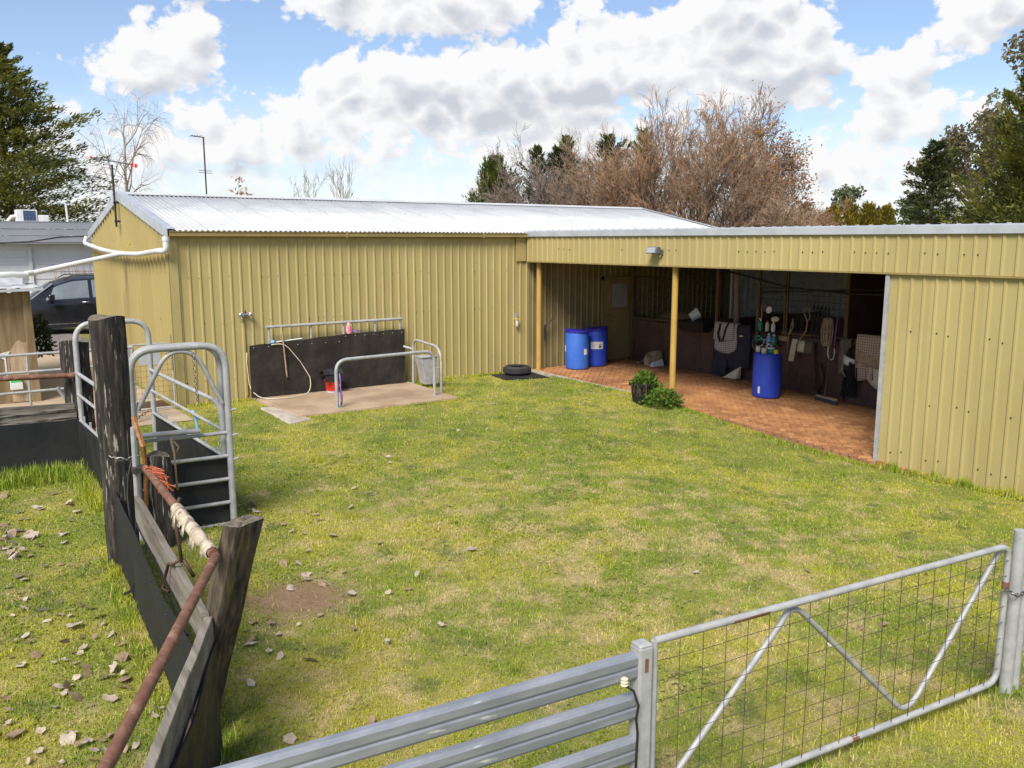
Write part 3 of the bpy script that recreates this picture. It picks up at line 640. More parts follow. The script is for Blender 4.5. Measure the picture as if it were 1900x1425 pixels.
# floodlight on the fascia
fl = thing('floodlight', 'small grey floodlight fixed to the olive fascia', 'light', (12.15, 12.2, 2.9))
LX = WX - .1
part('wall_plate', fl, 'lamp_grey', 'box', LX - .05, LX, 12.13, 12.22, 2.83, 2.93)
pipe('conduit', fl, 'white', [(LX - .03, 12.17, 2.83), (LX - .06, 12.17, 2.80), (LX - .03, 12.19, 2.78)], .012, 7)
hd = part('housing', fl, 'lamp_grey', 'hexa', [(LX - .23, 12.12, 2.86), (LX - .09, 12.12, 2.85), (LX - .09, 12.40, 2.85), (LX - .23, 12.40, 2.86)], [(LX - .19, 12.13, 2.99), (LX - .06, 12.14, 2.98), (LX - .06, 12.38, 2.98), (LX - .19, 12.39, 2.99)], bevel=.012)
part('lens', hd, 'lamp_glass', 'hexa', [(LX - .238, 12.145, 2.872), (LX - .226, 12.145, 2.872), (LX - .226, 12.375, 2.872), (LX - .238, 12.375, 2.872)], [(LX - .204, 12.15, 2.978), (LX - .192, 12.15, 2.978), (LX - .192, 12.37, 2.978), (LX - .204, 12.37, 2.978)])

# ================================================================ paddock fence on the left
def round_post(name, base, top, r0, r1, m, label, seed, n=30, rings=12, square=0, cat='post'):
    r_ = random.Random(seed); th = thing(name, label, cat, (base[0], base[1], base[2])); b = MB(); P0, P1 = Vector(base), Vector(top)
    ph = [r_.uniform(0, 6.28) for _ in range(6)]
    crack = [1 if r_.random() < .22 else 0 for _ in range(n)]
    rows = []
    for i in range(rings + 1):
        t = i / rings; c = P0.lerp(P1, t); r = r0 + (r1 - r0) * t
        row = []
        for j in range(n):
            a = 2 * math.pi * j / n
            k = 1 + .035 * math.sin(3 * a + ph[0] + t) + .025 * math.sin(7 * a + ph[1] + 2 * t) + .03 * math.sin(5 * t * 3 + ph[2] + a) - .10 * crack[j] * (.5 + .5 * math.sin(t * 4 + ph[4] + j))
            if square:
                ca, sa = math.cos(a), math.sin(a); q = 1 / max(abs(ca) / 1.0, abs(sa) / square); q = min(q, 1.02 * math.hypot(ca, sa * square) + .1)
                ca, sa = ca * q, sa * q
                rz = R(28); row.append((c.x + r * k * (ca * math.cos(rz) - sa * math.sin(rz)), c.y + r * k * (ca * math.sin(rz) + sa * math.cos(rz)), c.z))
            else: row.append((c.x + r * k * math.cos(a), c.y + r * k * math.sin(a), c.z + (.02 * math.sin(a * 2 + ph[3]) if i == rings else 0)))
        rows.append(row + [row[0]])
    b.grid(rows); obj('shaft', b, m, th, smooth=2)
    t_ = MB(); c = P1; ring = rows[-1][:-1]; i0 = len(t_.v)
    t_.v += [(x, y, z - .002) for x, y, z in ring] + [(c.x + (x - c.x) * .5, c.y + (y - c.y) * .5, z + r_.uniform(-.012, .01)) for x, y, z in ring] + [(c.x, c.y, c.z - .005)]
    for j in range(n):
        t_.f.append((j, (j + 1) % n, n + (j + 1) % n, n + j)); t_.f.append((n + j, n + (j + 1) % n, 2 * n))
    obj('end_grain', t_, 'end_grain', th); return th
postA = round_post('timber_post', (1.56, 8.83, -.1), (1.575, 8.84, 2.39), .148, .158, 'black_timber', 'tall thick black weathered timber post beside the horse crush', 3)
postB = round_post('timber_post', (1.92, 13.1, -.1), (1.90, 13.08, 1.75), .17, .185, 'black_timber', 'shorter black post with whitened top behind the tall post', 5)
postD = round_post('timber_post', (2.02, 9.0, -.1), (1.97, 9.02, .96), .125, .13, 'black_timber', 'short round post with grey top beside the crush gate', 9)
postC = round_post('timber_post', (1.215, 5.21, -.1), (1.545, 4.97, 1.45), .115, .118, 'lichen_timber', 'leaning square post with yellow lichen nearest the camera', 11, n=36, square=.62)
def plank(th, a, b_, h, t_, name='plank', m='grey_timber', seed=0):
    a, b_ = Vector(a), Vector(b_); d = (b_ - a); L = d.length; d.normalize(); s = Vector((-d.y, d.x, 0)).normalized(); r_ = random.Random(seed); mb = MB(); n = 8
    rows = []
    for i in range(n + 1):
        p = a + d * (L * i / n); w = r_.uniform(-.008, .008); e = r_.uniform(-.01, .01)
        rows.append([p + s * (-t_ / 2) + Vector((0, 0, -h + e)), p + s * (t_ / 2) + Vector((0, 0, -h + e)), p + s * (t_ / 2) + Vector((0, 0, w)), p + s * (-t_ / 2) + Vector((0, 0, w + .004)), p + s * (-t_ / 2) + Vector((0, 0, -h + e))])
    mb.grid(rows); mb.quad(*rows[0][:4]); mb.quad(*rows[-1][3::-1]); return obj(name, mb, m, th, bevel=.006)
def belt(name, th, a, b_, z0a, z0b, z1a, z1b, m='rubber', amp=.012, n=14, seed=0, bulge=0):
    a, b_ = Vector(a), Vector(b_); d = b_ - a; L = d.length; d.normalize(); s = Vector((-d.y, d.x)).normalized(); r_ = random.Random(seed); ph = r_.uniform(0, 6); rows = []
    for j in range(6):
        v = j / 5; row = []
        for i in range(n + 1):
            t = i / n; p = a + d * (L * t); o = amp * math.sin(5 * t + ph + v * 2) + amp * .6 * math.sin(11 * t - v * 3) + bulge * (1 - v) ** 2
            z = (z0a + (z0b - z0a) * t) * (1 - v) + (z1a + (z1b - z1a) * t) * v + (.006 * math.sin(13 * t) if j == 5 else 0)
            row.append((p.x + s.x * o, p.y + s.y * o, z))
        rows.append(row)
    return obj(name, MB().grid(rows), m, th, solid=.012)
f1 = thing('paddock_fence', 'grey timber plank over hanging black rubber belt beside the tall post', 'fence', (1.42, 6.8, 0))
plank(f1, (1.475, 7.55, .985), (1.30, 4.98, .93), .23, .045, seed=1)
b1 = belt('rubber_belt', f1, (1.50, 8.78), (1.22, 5.05), .0, .0, .74, .70, seed=2, amp=.014)
b = MB()
for t in (.03, .11, .2, .33, .41, .58, .66, .83, .94):
    x, y = 1.5 + (1.22 - 1.5) * t - .03, 8.78 + (5.05 - 8.78) * t; z = .66 + .02 * math.sin(t * 31); b.tube([(x, y, z), (x - .012, y, z)], .0065, 6)
obj('rivets', b, 'steel_dark', b1, kind='stuff')
pipe('hose_edge', f1, 'black', [(1.452, 7.5, .74), (1.44, 7.2, .70), (1.40, 6.6, .69), (1.33, 5.9, .68), (1.27, 5.3, .67)], .011, 6)
f2 = thing('paddock_fence', 'weathered plank fence running towards the camera from the leaning post', 'fence', (.9, 4.2, 0))
plank(f2, (1.335, 5.02, .90), (.42, 3.08, .90), .22, .05, seed=4)
belt('rubber_belt', f2, (1.36, 4.98), (.45, 3.05), .02, .02, .74, .74, seed=5)
f3 = thing('paddock_fence', 'two stacked black planks over a rubber belt at the far paddock side', 'fence', (.5, 12.9, 0))
plank(f3, (-1.6, 12.86, 1.0), (1.80, 12.86, .93), .115, .05, m='grey_timber_x', seed=6)
plank(f3, (-1.6, 12.87, .88), (1.82, 12.87, .81), .11, .045, m='grey_timber_x', seed=7)
belt('rubber_belt', f3, (-1.6, 12.84), (1.85, 12.82), .0, .0, .80, .70, seed=8)
ra = obj('rusty_pipe', MB().tube([(-1.6, 12.9, 1.42), (1.78, 12.9, 1.30)], .036, 10).tube([(1.78, 12.9, 1.30), (1.9, 12.9, 1.297)], .043, 10), 'rust', smooth=2, label='rusty horizontal pipe above the black planks at far left', cat='pipe')
ra = obj('rusty_pipe', MB().tube([(1.455, 7.06, 1.33), (1.40, 6.4, 1.36), (1.27, 4.62, 1.405)], .028, 10), 'rust', smooth=2, label='rusty pipe rail with cream cloth wrapped round its near half', cat='pipe')
ra = obj('rusty_pipe', MB().tube([(1.275, 4.60, 1.40), (.42, 2.95, 1.36), (.1, 2.33, 1.345)], .026, 12), 'rust', smooth=2, label='long rusty pipe slanting to the bottom edge at left', cat='pipe')
# cloth bandage wound round the pipe
bd = MB(); rb = random.Random(4); A_, B_ = Vector((1.345, 5.7, 1.377)), Vector((1.272, 4.66, 1.402)); rows = []
for i in range(40):
    t = i / 39; p = A_.lerp(B_, t); r = .0335 + .004 * abs(math.sin(t * 22)) + rb.uniform(-.001, .003)
    if .76 < t < .86 or .40 < t < .44: r = .029
    rows.append([(p.x + r * math.cos(2 * math.pi * j / 12) * 1.0, p.y, p.z + r * math.sin(2 * math.pi * j / 12) * (1.25 if math.sin(2 * math.pi * j / 12) < -.3 and rb.random() < .4 else 1)) for j in range(13)])
bd.grid(rows)
for (t, L) in ((.05, .05), (.12, .10), (.3, .04), (.4, .07), (.62, .09), (.68, .08), (.9, .05)):
    p = A_.lerp(B_, t); bd.quad((p.x - .03, p.y + .03, p.z), (p.x - .035, p.y - .03, p.z), (p.x - .045, p.y - .02, p.z - L), (p.x - .05, p.y + .015, p.z - L * .8))
obj('cloth_wrap', bd, 'bandage', smooth=1, solid=.004, label='torn cream cloth bandage wound round the rusty pipe', cat='cloth')
b = MB(); b.tube([(1.39, 5.78, 1.42), (1.36, 5.76, 1.36), (1.35, 5.74, 1.2), (1.36, 5.70, 1.0)], .012, 6).tube([(1.36, 5.72, 1.02), (1.31, 5.75, .98), (1.33, 5.95, .92), (1.30, 6.05, .72), (1.33, 6.0, .70)], .011, 6).tube([(1.37, 5.7, 1.02), (1.42, 5.66, .9)], .012, 6)
obj('strap', b, 'leather', smooth=1, label='dark strap tied from the cloth wrapped pipe to the plank', cat='strap')
b = MB(); rt = random.Random(2)
for i in range(26):
    t = rt.random(); p = Vector((1.445, 6.95, 1.345)).lerp(Vector((1.41, 6.35, 1.355)), t * .75)
    b.tube([p + Vector((rt.uniform(-.03, .03), rt.uniform(-.03, .03), .03)), p + Vector((.05 + rt.uniform(-.03, .05), rt.uniform(-.06, .06), rt.uniform(-.04, .02))), p + Vector((.07 + rt.uniform(-.03, .06), rt.uniform(-.08, .08), rt.uniform(-.16, -.03)))], .0042, 4)
obj('baling_twine', b, 'orange', label='tangle of orange baling twine on the rusty pipe', cat='twine')
hk = thing('gate_hook', 'orange rusted angle bar standing beside the tall black post', 'bar', (1.55, 7.6, .8))
pipe('bar', hk, 'rust_orange', [(1.62, 7.95, .74), (1.60, 7.75, 1.15), (1.55, 7.55, 1.40), (1.53, 7.75, 1.62)], .02, 4)
pipe('tube', hk, 'galv', [(1.53, 7.85, .70), (1.53, 7.8, 1.52)], .022, 8)
part('clamp', hk, 'steel_dark', 'box', 1.50, 1.63, 7.74, 7.84, 1.12, 1.17)
b = MB(); b.tube([(1.60, 8.2, 1.22), (1.53, 8.15, 1.02), (1.50, 8.1, .85), (1.47, 7.9, .55), (1.44, 7.75, .25)] + arc((1.44, 7.75, .2), (1.43, 7.72, .08), (1.36, 7.8, .05), 5), .018, 6, True, .4)
obj('rubber_strap', b, 'black', smooth=1, label='loose black rubber strip curling to the ground by the belt', cat='strap')
def chain(name, pts, label, size=.022, m='chain'):
    th = thing(name, label, 'chain', pts[0]); P_ = [Vector(p) for p in pts]; L = sum((P_[i + 1] - P_[i]).length for i in range(len(P_) - 1)); n = max(int(L / (size * 1.5)), 2); b = MB()
    def at(s):
        for i in range(len(P_) - 1):
            l = (P_[i + 1] - P_[i]).length
            if s <= l or i == len(P_) - 2: return P_[i].lerp(P_[i + 1], s / l), (P_[i + 1] - P_[i]).normalized()
            s -= l
    for k in range(n):
        p, d = at(L * (k + .5) / n); s = d.orthogonal().normalized(); s = Matrix.Rotation(math.pi / 2 * (k % 2) + .4, 3, d) @ s
        b.tube([p + d * (size * math.cos(a)) + s * (size * .55 * math.sin(a)) for a in [2 * math.pi * q / 8 for q in range(9)]], size * .2, 4, False)
    obj('links', b, m, th, kind='stuff'); return th
chain('chain', [(1.47, 8.62, 1.12), (1.53, 8.55, 1.08), (1.62, 8.52, 1.07), (1.70, 8.5, 1.10)], 'short chain nailed across the tall black post', .03)

# ---------------------------------------------------------------- horse crush
cr = thing('horse_crush', 'galvanised tubular horse crush with black rubber sides behind the tall post', 'crush', (2.35, 11.1, 0))
CX0, CX1, CY0, CY1 = 1.86, 2.80, 9.36, 12.87
def hoop(th, y, x0, x1, name, r=.036):
    pts = [(x0, y, 0), (x0, y, 1.62)] + arc((x0, y, 1.74), (x0, y, 2.0), (x0 + .26, y, 2.0), 7) + arc((x1 - .26, y, 2.0), (x1, y, 2.0), (x1, y, 1.74), 7) + [(x1, y, 1.62), (x1, y, 0)]
    return pipe(name, th, 'galv', pts, r, 12)
hoop(cr, CY1, CX0 + .02, CX1 + .02, 'end_hoop')
hoop(cr, CY0 + .09, CX0, CX1 - .02, 'front_hoop', .034)
for x, nm in ((CX0, 'side_rail'), (CX1, 'side_rail')):
    for z, bend in ((1.30, True), (1.0, False)):
        if x == CX0: z += .04
        pts = [(x, CY1 - .04, z), (x, CY0 + (.5 if bend else .12), z + .02)]
        if bend: pts = pts[:1] + arc((x, CY0 + .5, z + .02), (x, CY0 + .22, z + .02), (x, CY0 + .2, z - .2), 5) + [(x, CY0 + .2, 0)]
        pipe(nm, cr, 'galv', pts, .025 if bend else .02, 10)
    pipe('lower_rail', cr, 'galv', [(x, CY1 - .04, .68), (x, CY0 + .14, .72)], .02, 8)
    belt('rubber_side', cr, (x + (.03 if x > 2 else -.03), CY1 - .02), (x + (.03 if x > 2 else -.03), CY0 + .12), .02, .02, .68, .71, seed=3 + int(x * 10))
    b = MB()
    for i in range(7):
        y = CY0 + .4 + i * .46; b.box(x - .012, x + .012, y, y + .03, .70, .78)
    obj('clips', b, 'galv', cr, kind='stuff')
gt = thing('crush_gate', 'arched tubular front gate of the crush with black rubber below', 'gate', (2.35, 9.33, 0))
gy_ = CY0 - .03
hp = hoop(gt, gy_, CX0 - .02, CX1 + .01, 'arch', .037)
pipe('brace', gt, 'galv', [(CX0 + .03, gy_, 1.38)] + arc((CX0 + .28, gy_, 1.84), (CX0 + .36, gy_, 1.965), (CX0 + .48, gy_, 1.955), 5) + arc((CX0 + .5, gy_, 1.955), (CX0 + .62, gy_, 1.95), (CX0 + .7, gy_, 1.80), 5) + [(CX1 - .05, gy_, 1.36)], .024, 10)
for z in (1.03, .77, .51, .245, .0): pipe('cross_rail', gt, 'galv', [(CX0 + .02, gy_, z + .02), (CX1 - .02, gy_, z)], .021, 10)
pipe('slip_bar', gt, 'galv', [(CX0 - .02, gy_ - .05, 1.12), (CX0 + .62, gy_ - .05, 1.10)], .028, 10)
belt('rubber_apron', gt, (CX0 + .02, gy_ + .045), (CX1 - .02, gy_ + .045), -.02, -.02, .75, .74, seed=9, amp=.006)
for z in (1.28, 1.0, .73): pipe('latch', gt, 'galv', [(CX1 + .02, gy_ - .02, z), (CX1 + .09, gy_ - .02, z + .005)], .013, 7)
chain('chain', [(2.46, 9.28, 1.94), (2.47, 9.28, 1.6), (2.48, 9.28, 1.40)], 'thin chain hanging from the top of the arched crush gate', .022)
b = MB(); b.tube([(2.18, 9.27, 1.06), (2.20, 9.25, .9), (2.205, 9.25, .62), (2.21, 9.25, .5)], [.012, .012, .01, .014], 6).tube([(2.2, 9.25, 1.03), (2.25, 9.25, .96), (2.22, 9.25, .9)], .008, 5)
obj('tie_rope', b, 'rope', smooth=1, label='tan rope clip hanging on the crush gate rails', cat='rope')
b = MB(); b.tube([(2.80, 10.75, 1.05), (2.83, 10.72, .95), (2.84, 10.70, .75), (2.83, 10.68, .6)], [.018, .02, .016, .02], 6)
obj('tie_strap', b, 'lightblue', smooth=1, label='light blue strap tied to the crush side rail', cat='strap')
chain('chain', [(1.98, 12.8, .55), (2.3, 12.84, .5), (2.5, 12.86, .58), (2.78, 12.86, .72)], 'rusty chain strung across the far end of the crush', .03, 'rust')

# ---------------------------------------------------------------- far yard panel and mesh gate
yp = thing('yard_panel', 'slim galvanised rail panel in front of the timber hut', 'fence', (1.2, 15.5, 0))
for z in (1.31, 1.03, .71, .35): pipe('rail', yp, 'galv', [(-1.4, 15.5, z), (3.15, 15.6, z + .01)], .022, 8)
for x in (-.3, 1.56, 2.35, 3.13): pipe('upright', yp, 'galv', [(x, 15.5 + (x + 1.4) * .022, 0), (x, 15.5 + (x + 1.4) * .022, 1.31)], .02, 8)
pipe('brace', yp, 'galv', [(1.95, 15.53, .75), (2.35, 15.6, .03)], .03, 4)
mg = thing('mesh_gate', 'narrow wire mesh gate between the yard and shed corner', 'gate', (3.65, 16.5, .05))
pipe('frame', mg, 'galv', [(3.25, 16.5, .06), (3.25, 16.5, 1.16)] + arc((3.25, 16.5, 1.18), (3.26, 16.5, 1.25), (3.34, 16.5, 1.25), 4) + [(3.88, 16.5, 1.25), (4.0, 16.5, 1.19), (4.0, 16.5, .06), (3.25, 16.5, .06)], .018, 8)
b = MB()
for i in range(1, 8): b.tube([(3.25 + i * .094, 16.5, .06), (3.25 + i * .094, 16.5, 1.24)], .0028, 3)
for i in range(1, 12): b.tube([(3.25, 16.5, .06 + i * .1), (4.0, 16.5, .06 + i * .1)], .0028, 3)
obj('wire_mesh', b, 'wire', mg)
part('sign_plate', mg, 'zinc', 'box', 3.42, 3.78, 16.485, 16.492, .88, 1.20)
chain('chain', [(3.99, 16.47, 1.4), (3.99, 16.46, 1.1), (3.98, 16.46, .75)], 'light chain dangling at the narrow mesh gate', .022)
obj('door_mat', MB().box(3.2, 4.0, 16.9, 17.5, .012, .03), 'leather', label='brown mat on the path behind the mesh gate', cat='mat')

# ================================================================ foreground panel and gate
PA, PB = Vector((2.86, 2.94)), Vector((6.06, 2.57)); gd = (PB - PA).normalized()
def gp(s, z, off=0): return (PA.x + gd.x * s - gd.y * off, PA.y + gd.y * s + gd.x * off, z)
pn = thing('steel_panel', 'galvanised panel of thick flat oval rails across the foreground', 'fence', (1.8, 3.06, 0))
for zc, L in ((1.0, 2.7), (.785, 2.7), (.545, 2.7), (.30, 2.7), (.10, 2.7)):
    b = MB(); hh, tt = .068, .03; prof = []
    for sgn, z0 in ((1, 0),):
        pr_ = [(-tt * .55, -hh), (-tt, -hh * .72), (-tt, -hh * .1), (-tt * .6, -.004), (-tt, hh * .15), (-tt, hh * .72), (-tt * .55, hh), (tt * .55, hh), (tt, hh * .72), (tt, -hh * .72), (tt * .55, -hh)]
    b.prism(pr_, lambda p: gp(-L, zc + p[1], p[0]), lambda p: gp(.0, zc + p[1], p[0]))
    obj('rail', b, 'galv_panel', pn, bevel=.006)
pst = MB()
for (s, rz) in ((.0, 0),):
    c = gp(.02, 0); a = math.atan2(gd.y, gd.x); pst.obox((c[0], c[1], -.1), .085, .085, 1.20, a)
    pst.obox((c[0], c[1], 1.098), .092, .092, .018, a, .012)
obj('post', pst, 'galv', pn, bevel=.012)
pst = MB(); c = gp(-2.72, 0); pst.obox((c[0], c[1], -.1), .085, .085, 1.2, a); obj('post', pst, 'galv', pn, bevel=.012)
part('rust_patch', pn, 'rust', 'obox', (gp(.02, 0, -.045)[0], gp(.02, 0, -.045)[1], .97), .02, .003, .07, a)
ins = thing('fence_insulator', 'white fence insulator on the top rail beside the panel post', 'insulator', gp(-.13, .93, -.05))
part('body', ins, 'cream', 'lathe', gp(-.12, .935, -.05), [(.012, 0), (.020, .006), (.013, .014), (.020, .022), (.013, .03), (.019, .038), (.008, .046)], 14, smooth=2)
b = MB(); b.tube([gp(-.12, .94, -.05), gp(-.07, .90, -.06), gp(-.045, .82, -.07), gp(-.05, .74, -.06), gp(-.035, .66, -.055), gp(-.04, .4, -.05), gp(-.04, .05, -.05)], .0065, 6)
obj('lead_wire', b, 'black', smooth=1, label='black insulated lead running down the panel post', cat='cable')
fg = thing('farm_gate', 'galvanised farm gate with V brace and rusty wire mesh at lower right', 'gate', gp(1.6, 0))
g0, g1, zt, zb = .10, 3.08, 1.10, .10
pipe('frame', fg, 'galv', [gp(g0, zb), gp(g0, zt)] , .02, 10)
pipe('frame', fg, 'galv', [gp(g0, zt), gp(g1 - .12, zt - .015)] + arc(gp(g1 - .1, zt - .015), gp(g1, zt - .015), gp(g1, zt - .12), 5) + [gp(g1, zb + .12)] + arc(gp(g1, zb + .1), gp(g1, zb), gp(g1 - .12, zb), 5) + [gp(g0, zb)], .021, 12, )
pipe('brace', fg, 'galv', [gp(g0 + .02, zb + .02, .035), gp(1.02, .97, .035)] + arc(gp(1.04, 1.0, .035), gp(1.10, 1.075, .035), gp(1.19, 1.0, .035), 6) + [gp(2.08, .19, .035)] + arc(gp(2.10, .17, .035), gp(2.2, .1, .035), gp(2.30, .21, .035), 6) + [gp(3.04, 1.04, .035)], .017, 10)
b = MB()
for i in range(1, 19):
    s = g0 + (g1 - g0) * i / 19
    b.tube([gp(s, zb, -.012), gp(s + .006 * math.sin(i * 3), .5, -.016), gp(s, zt, -.012)], .0026, 4)
obj('mesh_uprights', b, 'wire', fg, kind='stuff')
b = MB()
for i in range(1, 9):
    z = zb + (zt - zb) * (i / 9) ** 1.0
    b.tube([gp(g0 + (g1 - g0) * k / 12, z + .006 * math.sin(k * 2.3 + i), -.014) for k in range(13)], .0022, 4)
obj('mesh_wires', b, 'wire', fg, kind='stuff')
for s, z in ((1.98 - .35, .10), (.62, 1.095)): part('rust_band', fg, 'rust', 'tube', [gp(s, z), gp(s + .06 + (.2 if z > 1 else 0), z - .001)], .0218, 10, smooth=2)
pipe('rust_band', fg, 'rust', [gp(g1, .83), gp(g1, .78)], .0235, 10)
gpst = thing('gate_post', 'galvanised round gate post at the right edge of the picture', 'post', (PB.x + .09, PB.y - .01, 0))
pipe('tube', gpst, 'galv', [gp(3.20, -.1), gp(3.20, 1.17)], .042, 14)
pipe('tube', gpst, 'galv', [gp(3.29, -.1), gp(3.29, 1.10)], .036, 14)
chain('chain', [gp(3.02, .80, -.03), gp(3.06, .78, -.04), gp(3.12, .74, -.05), gp(3.18, .735, -.055), gp(3.24, .75, -.05)], 'chain holding the farm gate shut against its post', .02)
# ================================================================ inside the stable wing
PXF = 15.5
sd = thing('shed_door', 'olive door with a slatted window at the back of the bay', 'door', (15.1, SY0 - .05, .05))
part('leaf', sd, 'clad_shaded', 'box', 14.63, 15.58, SY0 - .075, SY0 - .035, .07, 2.12, bevel=.004)
for a_ in ((14.56, 14.63), (15.58, 15.65)): part('jamb', sd, 'clad_shaded', 'box', a_[0], a_[1], SY0 - .09, SY0 - .03, .05, 2.19)
part('head', sd, 'clad_shaded', 'box', 14.56, 15.65, SY0 - .09, SY0 - .03, 2.122, 2.19)
wn = part('window', sd, 'lamp_glass', 'box', 14.86, 15.40, SY0 - .082, SY0 - .076, 1.42, 2.02)
for i in range(13): part('slat', wn, 'galv', 'box', 14.86, 15.40, SY0 - .098, SY0 - .088, 1.43 + i * .046, 1.445 + i * .046)
for x in (14.85, 15.40): part('window_frame', wn, 'clad_shaded', 'box', x - .02, x + .02, SY0 - .10, SY0 - .075, 1.40, 2.04)
pipe('handle', sd, 'chrome', [(14.72, SY0 - .075, 1.22), (14.72, SY0 - .12, 1.22), (14.8, SY0 - .12, 1.22)], .012, 7)
hd_ = thing('roll_handle', 'bent iron handle on the shed wall beside the corner post', 'handle', (12.8, 16.5, .9))
pipe('arm', hd_, 'steel_dark', [(12.72, 16.6, 1.05), (12.66, 16.5, 1.05), (12.95, 16.5, 1.28)], .016, 7)
pipe('bar', hd_, 'steel_dark', [(12.70, 16.55, .72), (12.70, 16.55, 1.1)], .02, 7)

def drum(loc, m, label, lid=None, lean=(0, 0), label_at=None, group=None, tilt=0):
    th = thing('blue_drum', label, 'drum', loc); h = .92
    part('body', th, m, 'lathe', loc, [(.262, 0), (.278, .015), (.284, .05), (.290, .30), (.293, .46), (.290, .62), (.284, .84), (.276, .88), (.264, .90), (.258, .905)], 32, lean, smooth=2)
    part('rim', th, m, 'lathe', (loc[0] + lean[0] * .86, loc[1] + lean[1] * .86, loc[2] + .868), [(.276, 0), (.287, .006), (.287, .024), (.274, .03)], 32, smooth=2)
    if lid:
        b = MB(); b.lathe((0, 0, 0), [(.285, 0), (.302, .006), (.302, .04), (.285, .05), (.24, .046), (.1, .055)], 32)
        T = Matrix.Translation((loc[0] + lean[0] * .9 + .0, loc[1] + lean[1] * .9, loc[2] + .885)) @ Matrix.Rotation(tilt, 4, Vector((.58, .82, 0)))
        b.v = [tuple(T @ Vector(p)) for p in b.v]; obj('lid', b, lid, th, smooth=2)
    return th
def sticker(th, loc, a0, a1, z0, z1, m='white', r=.2955, lean=(0, 0), name='label'):
    n = 8; rows = []
    for z in (z0, z1): rows.append([(loc[0] + r * math.cos(a0 + (a1 - a0) * i / n) + lean[0] * z, loc[1] + r * math.sin(a0 + (a1 - a0) * i / n) + lean[1] * z, loc[2] + z) for i in range(n + 1)])
    return obj(name, MB().grid(rows), m, th)
LA = (13.28, 16.02, .045); LB = (13.98, 16.16, .045); LC = (14.38, 11.25, -.06)
dA = drum(LA, 'blue_drum_faded', 'faded blue plastic drum with purple lid nearest the corner post', 'blue_lid', (.0, .03), tilt=R(4))
dB = drum(LB, 'blue_drum', 'deep blue lidded drum carrying a white hazard label', 'blue_lid', (.02, .0), tilt=R(-8))
dC = drum(LC, 'blue_drum', 'blue drum crowded with bottles and jars in mid stable')
va = math.atan2(-LA[1], -LA[0])         # towards the yard
sticker(dA, LA, va + .62, va + .98, .36, .50, r=.294, lean=(0, .03)); sticker(dA, LA, va - 1.32, va - 1.1, .42, .58, r=.294, lean=(0, .03))
lb = sticker(dB, LB, va - .45, va + .62, .44, .62, lean=(.02, 0))
rb_ = .2975
def on_drum(a, z): return (LB[0] + rb_ * math.cos(a) + .02 * z, LB[1] + rb_ * math.sin(a), LB[2] + z)
c0, zc = va + .34, .53
obj('hazard_mark', MB().tri(on_drum(c0 - .13, zc - .01), on_drum(c0 + .13, zc - .01), on_drum(c0, zc - .08)), 'black', lb)
obj('hazard_mark', MB().quad(on_drum(c0 - .12, zc + .002), on_drum(c0 + .12, zc + .002), on_drum(c0 + .09, zc + .03), on_drum(c0 - .06, zc + .03)), 'teal', lb)
for i in range(3): obj('print_line', MB().quad(on_drum(va - .33, .56 - i * .03), on_drum(va + .02 - .08 * i, .56 - i * .03), on_drum(va + .02 - .08 * i, .567 - i * .03), on_drum(va - .33, .567 - i * .03)), 'lamp_grey', lb)
vc = math.atan2(-LC[1], -LC[0])
sticker(dC, LC, vc - .62, vc - .45, .10, .24, r=.2925)
# tall white tube
tb = thing('white_tube', 'tall white plastic tube standing at the end of the stall wall', 'tube', (15.62, 16.5, .05))
part('barrel', tb, 'pvc', 'lathe', (15.62, 16.5, .12), [(.085, 0), (.088, .02), (.088, .74), (.08, .76)], 18, smooth=2)
part('foot', tb, 'galv', 'lathe', (15.62, 16.5, .05), [(.05, 0), (.05, .075)], 14, smooth=2)
pipe('rod', tb, 'rust', [(15.62, 16.5, .86), (15.62, 16.49, 1.3)], .012, 6)
# feed bag
fbag = thing('feed_bag', 'half empty rolled feed sack slumped on the brick floor', 'bag', (15.2, 15.35, .02))
rows = []
for i in range(9):
    t = i / 8
    rows.append([(14.98 + .44 * t + .03 * math.sin(j * 1.7 + i), 15.35 + (.16 - .05 * abs(t - .5)) * math.cos(2 * math.pi * j / 12), .19 + (.15 + .05 * math.sin(t * 3.1)) * math.sin(2 * math.pi * j / 12) + .06 * t * (1 if j in (2, 3, 4) else 0)) for j in range(13)])
fb2_ = MB().grid(rows); fb2_.f.append(tuple(range(12))); fb2_.f.append(tuple(range(8 * 13, 8 * 13 + 12)))
obj('sack', fb2_, 'hessian', fbag, smooth=1, sub=1)
obj('sack_base', MB().hexa([(14.98, 15.2, .02), (15.36, 15.12, .02), (15.42, 15.42, .02), (15.04, 15.5, .02)], [(15.0, 15.22, .17), (15.36, 15.18, .2), (15.40, 15.42, .2), (15.04, 15.48, .17)]), 'white', fbag, bevel=.03)
obj('trowel', MB().obox((15.35, 15.98, .04), .32, .06, .012, R(20)), 'white', label='flat pale strip lying on the floor beside the feed sack', cat='strip')

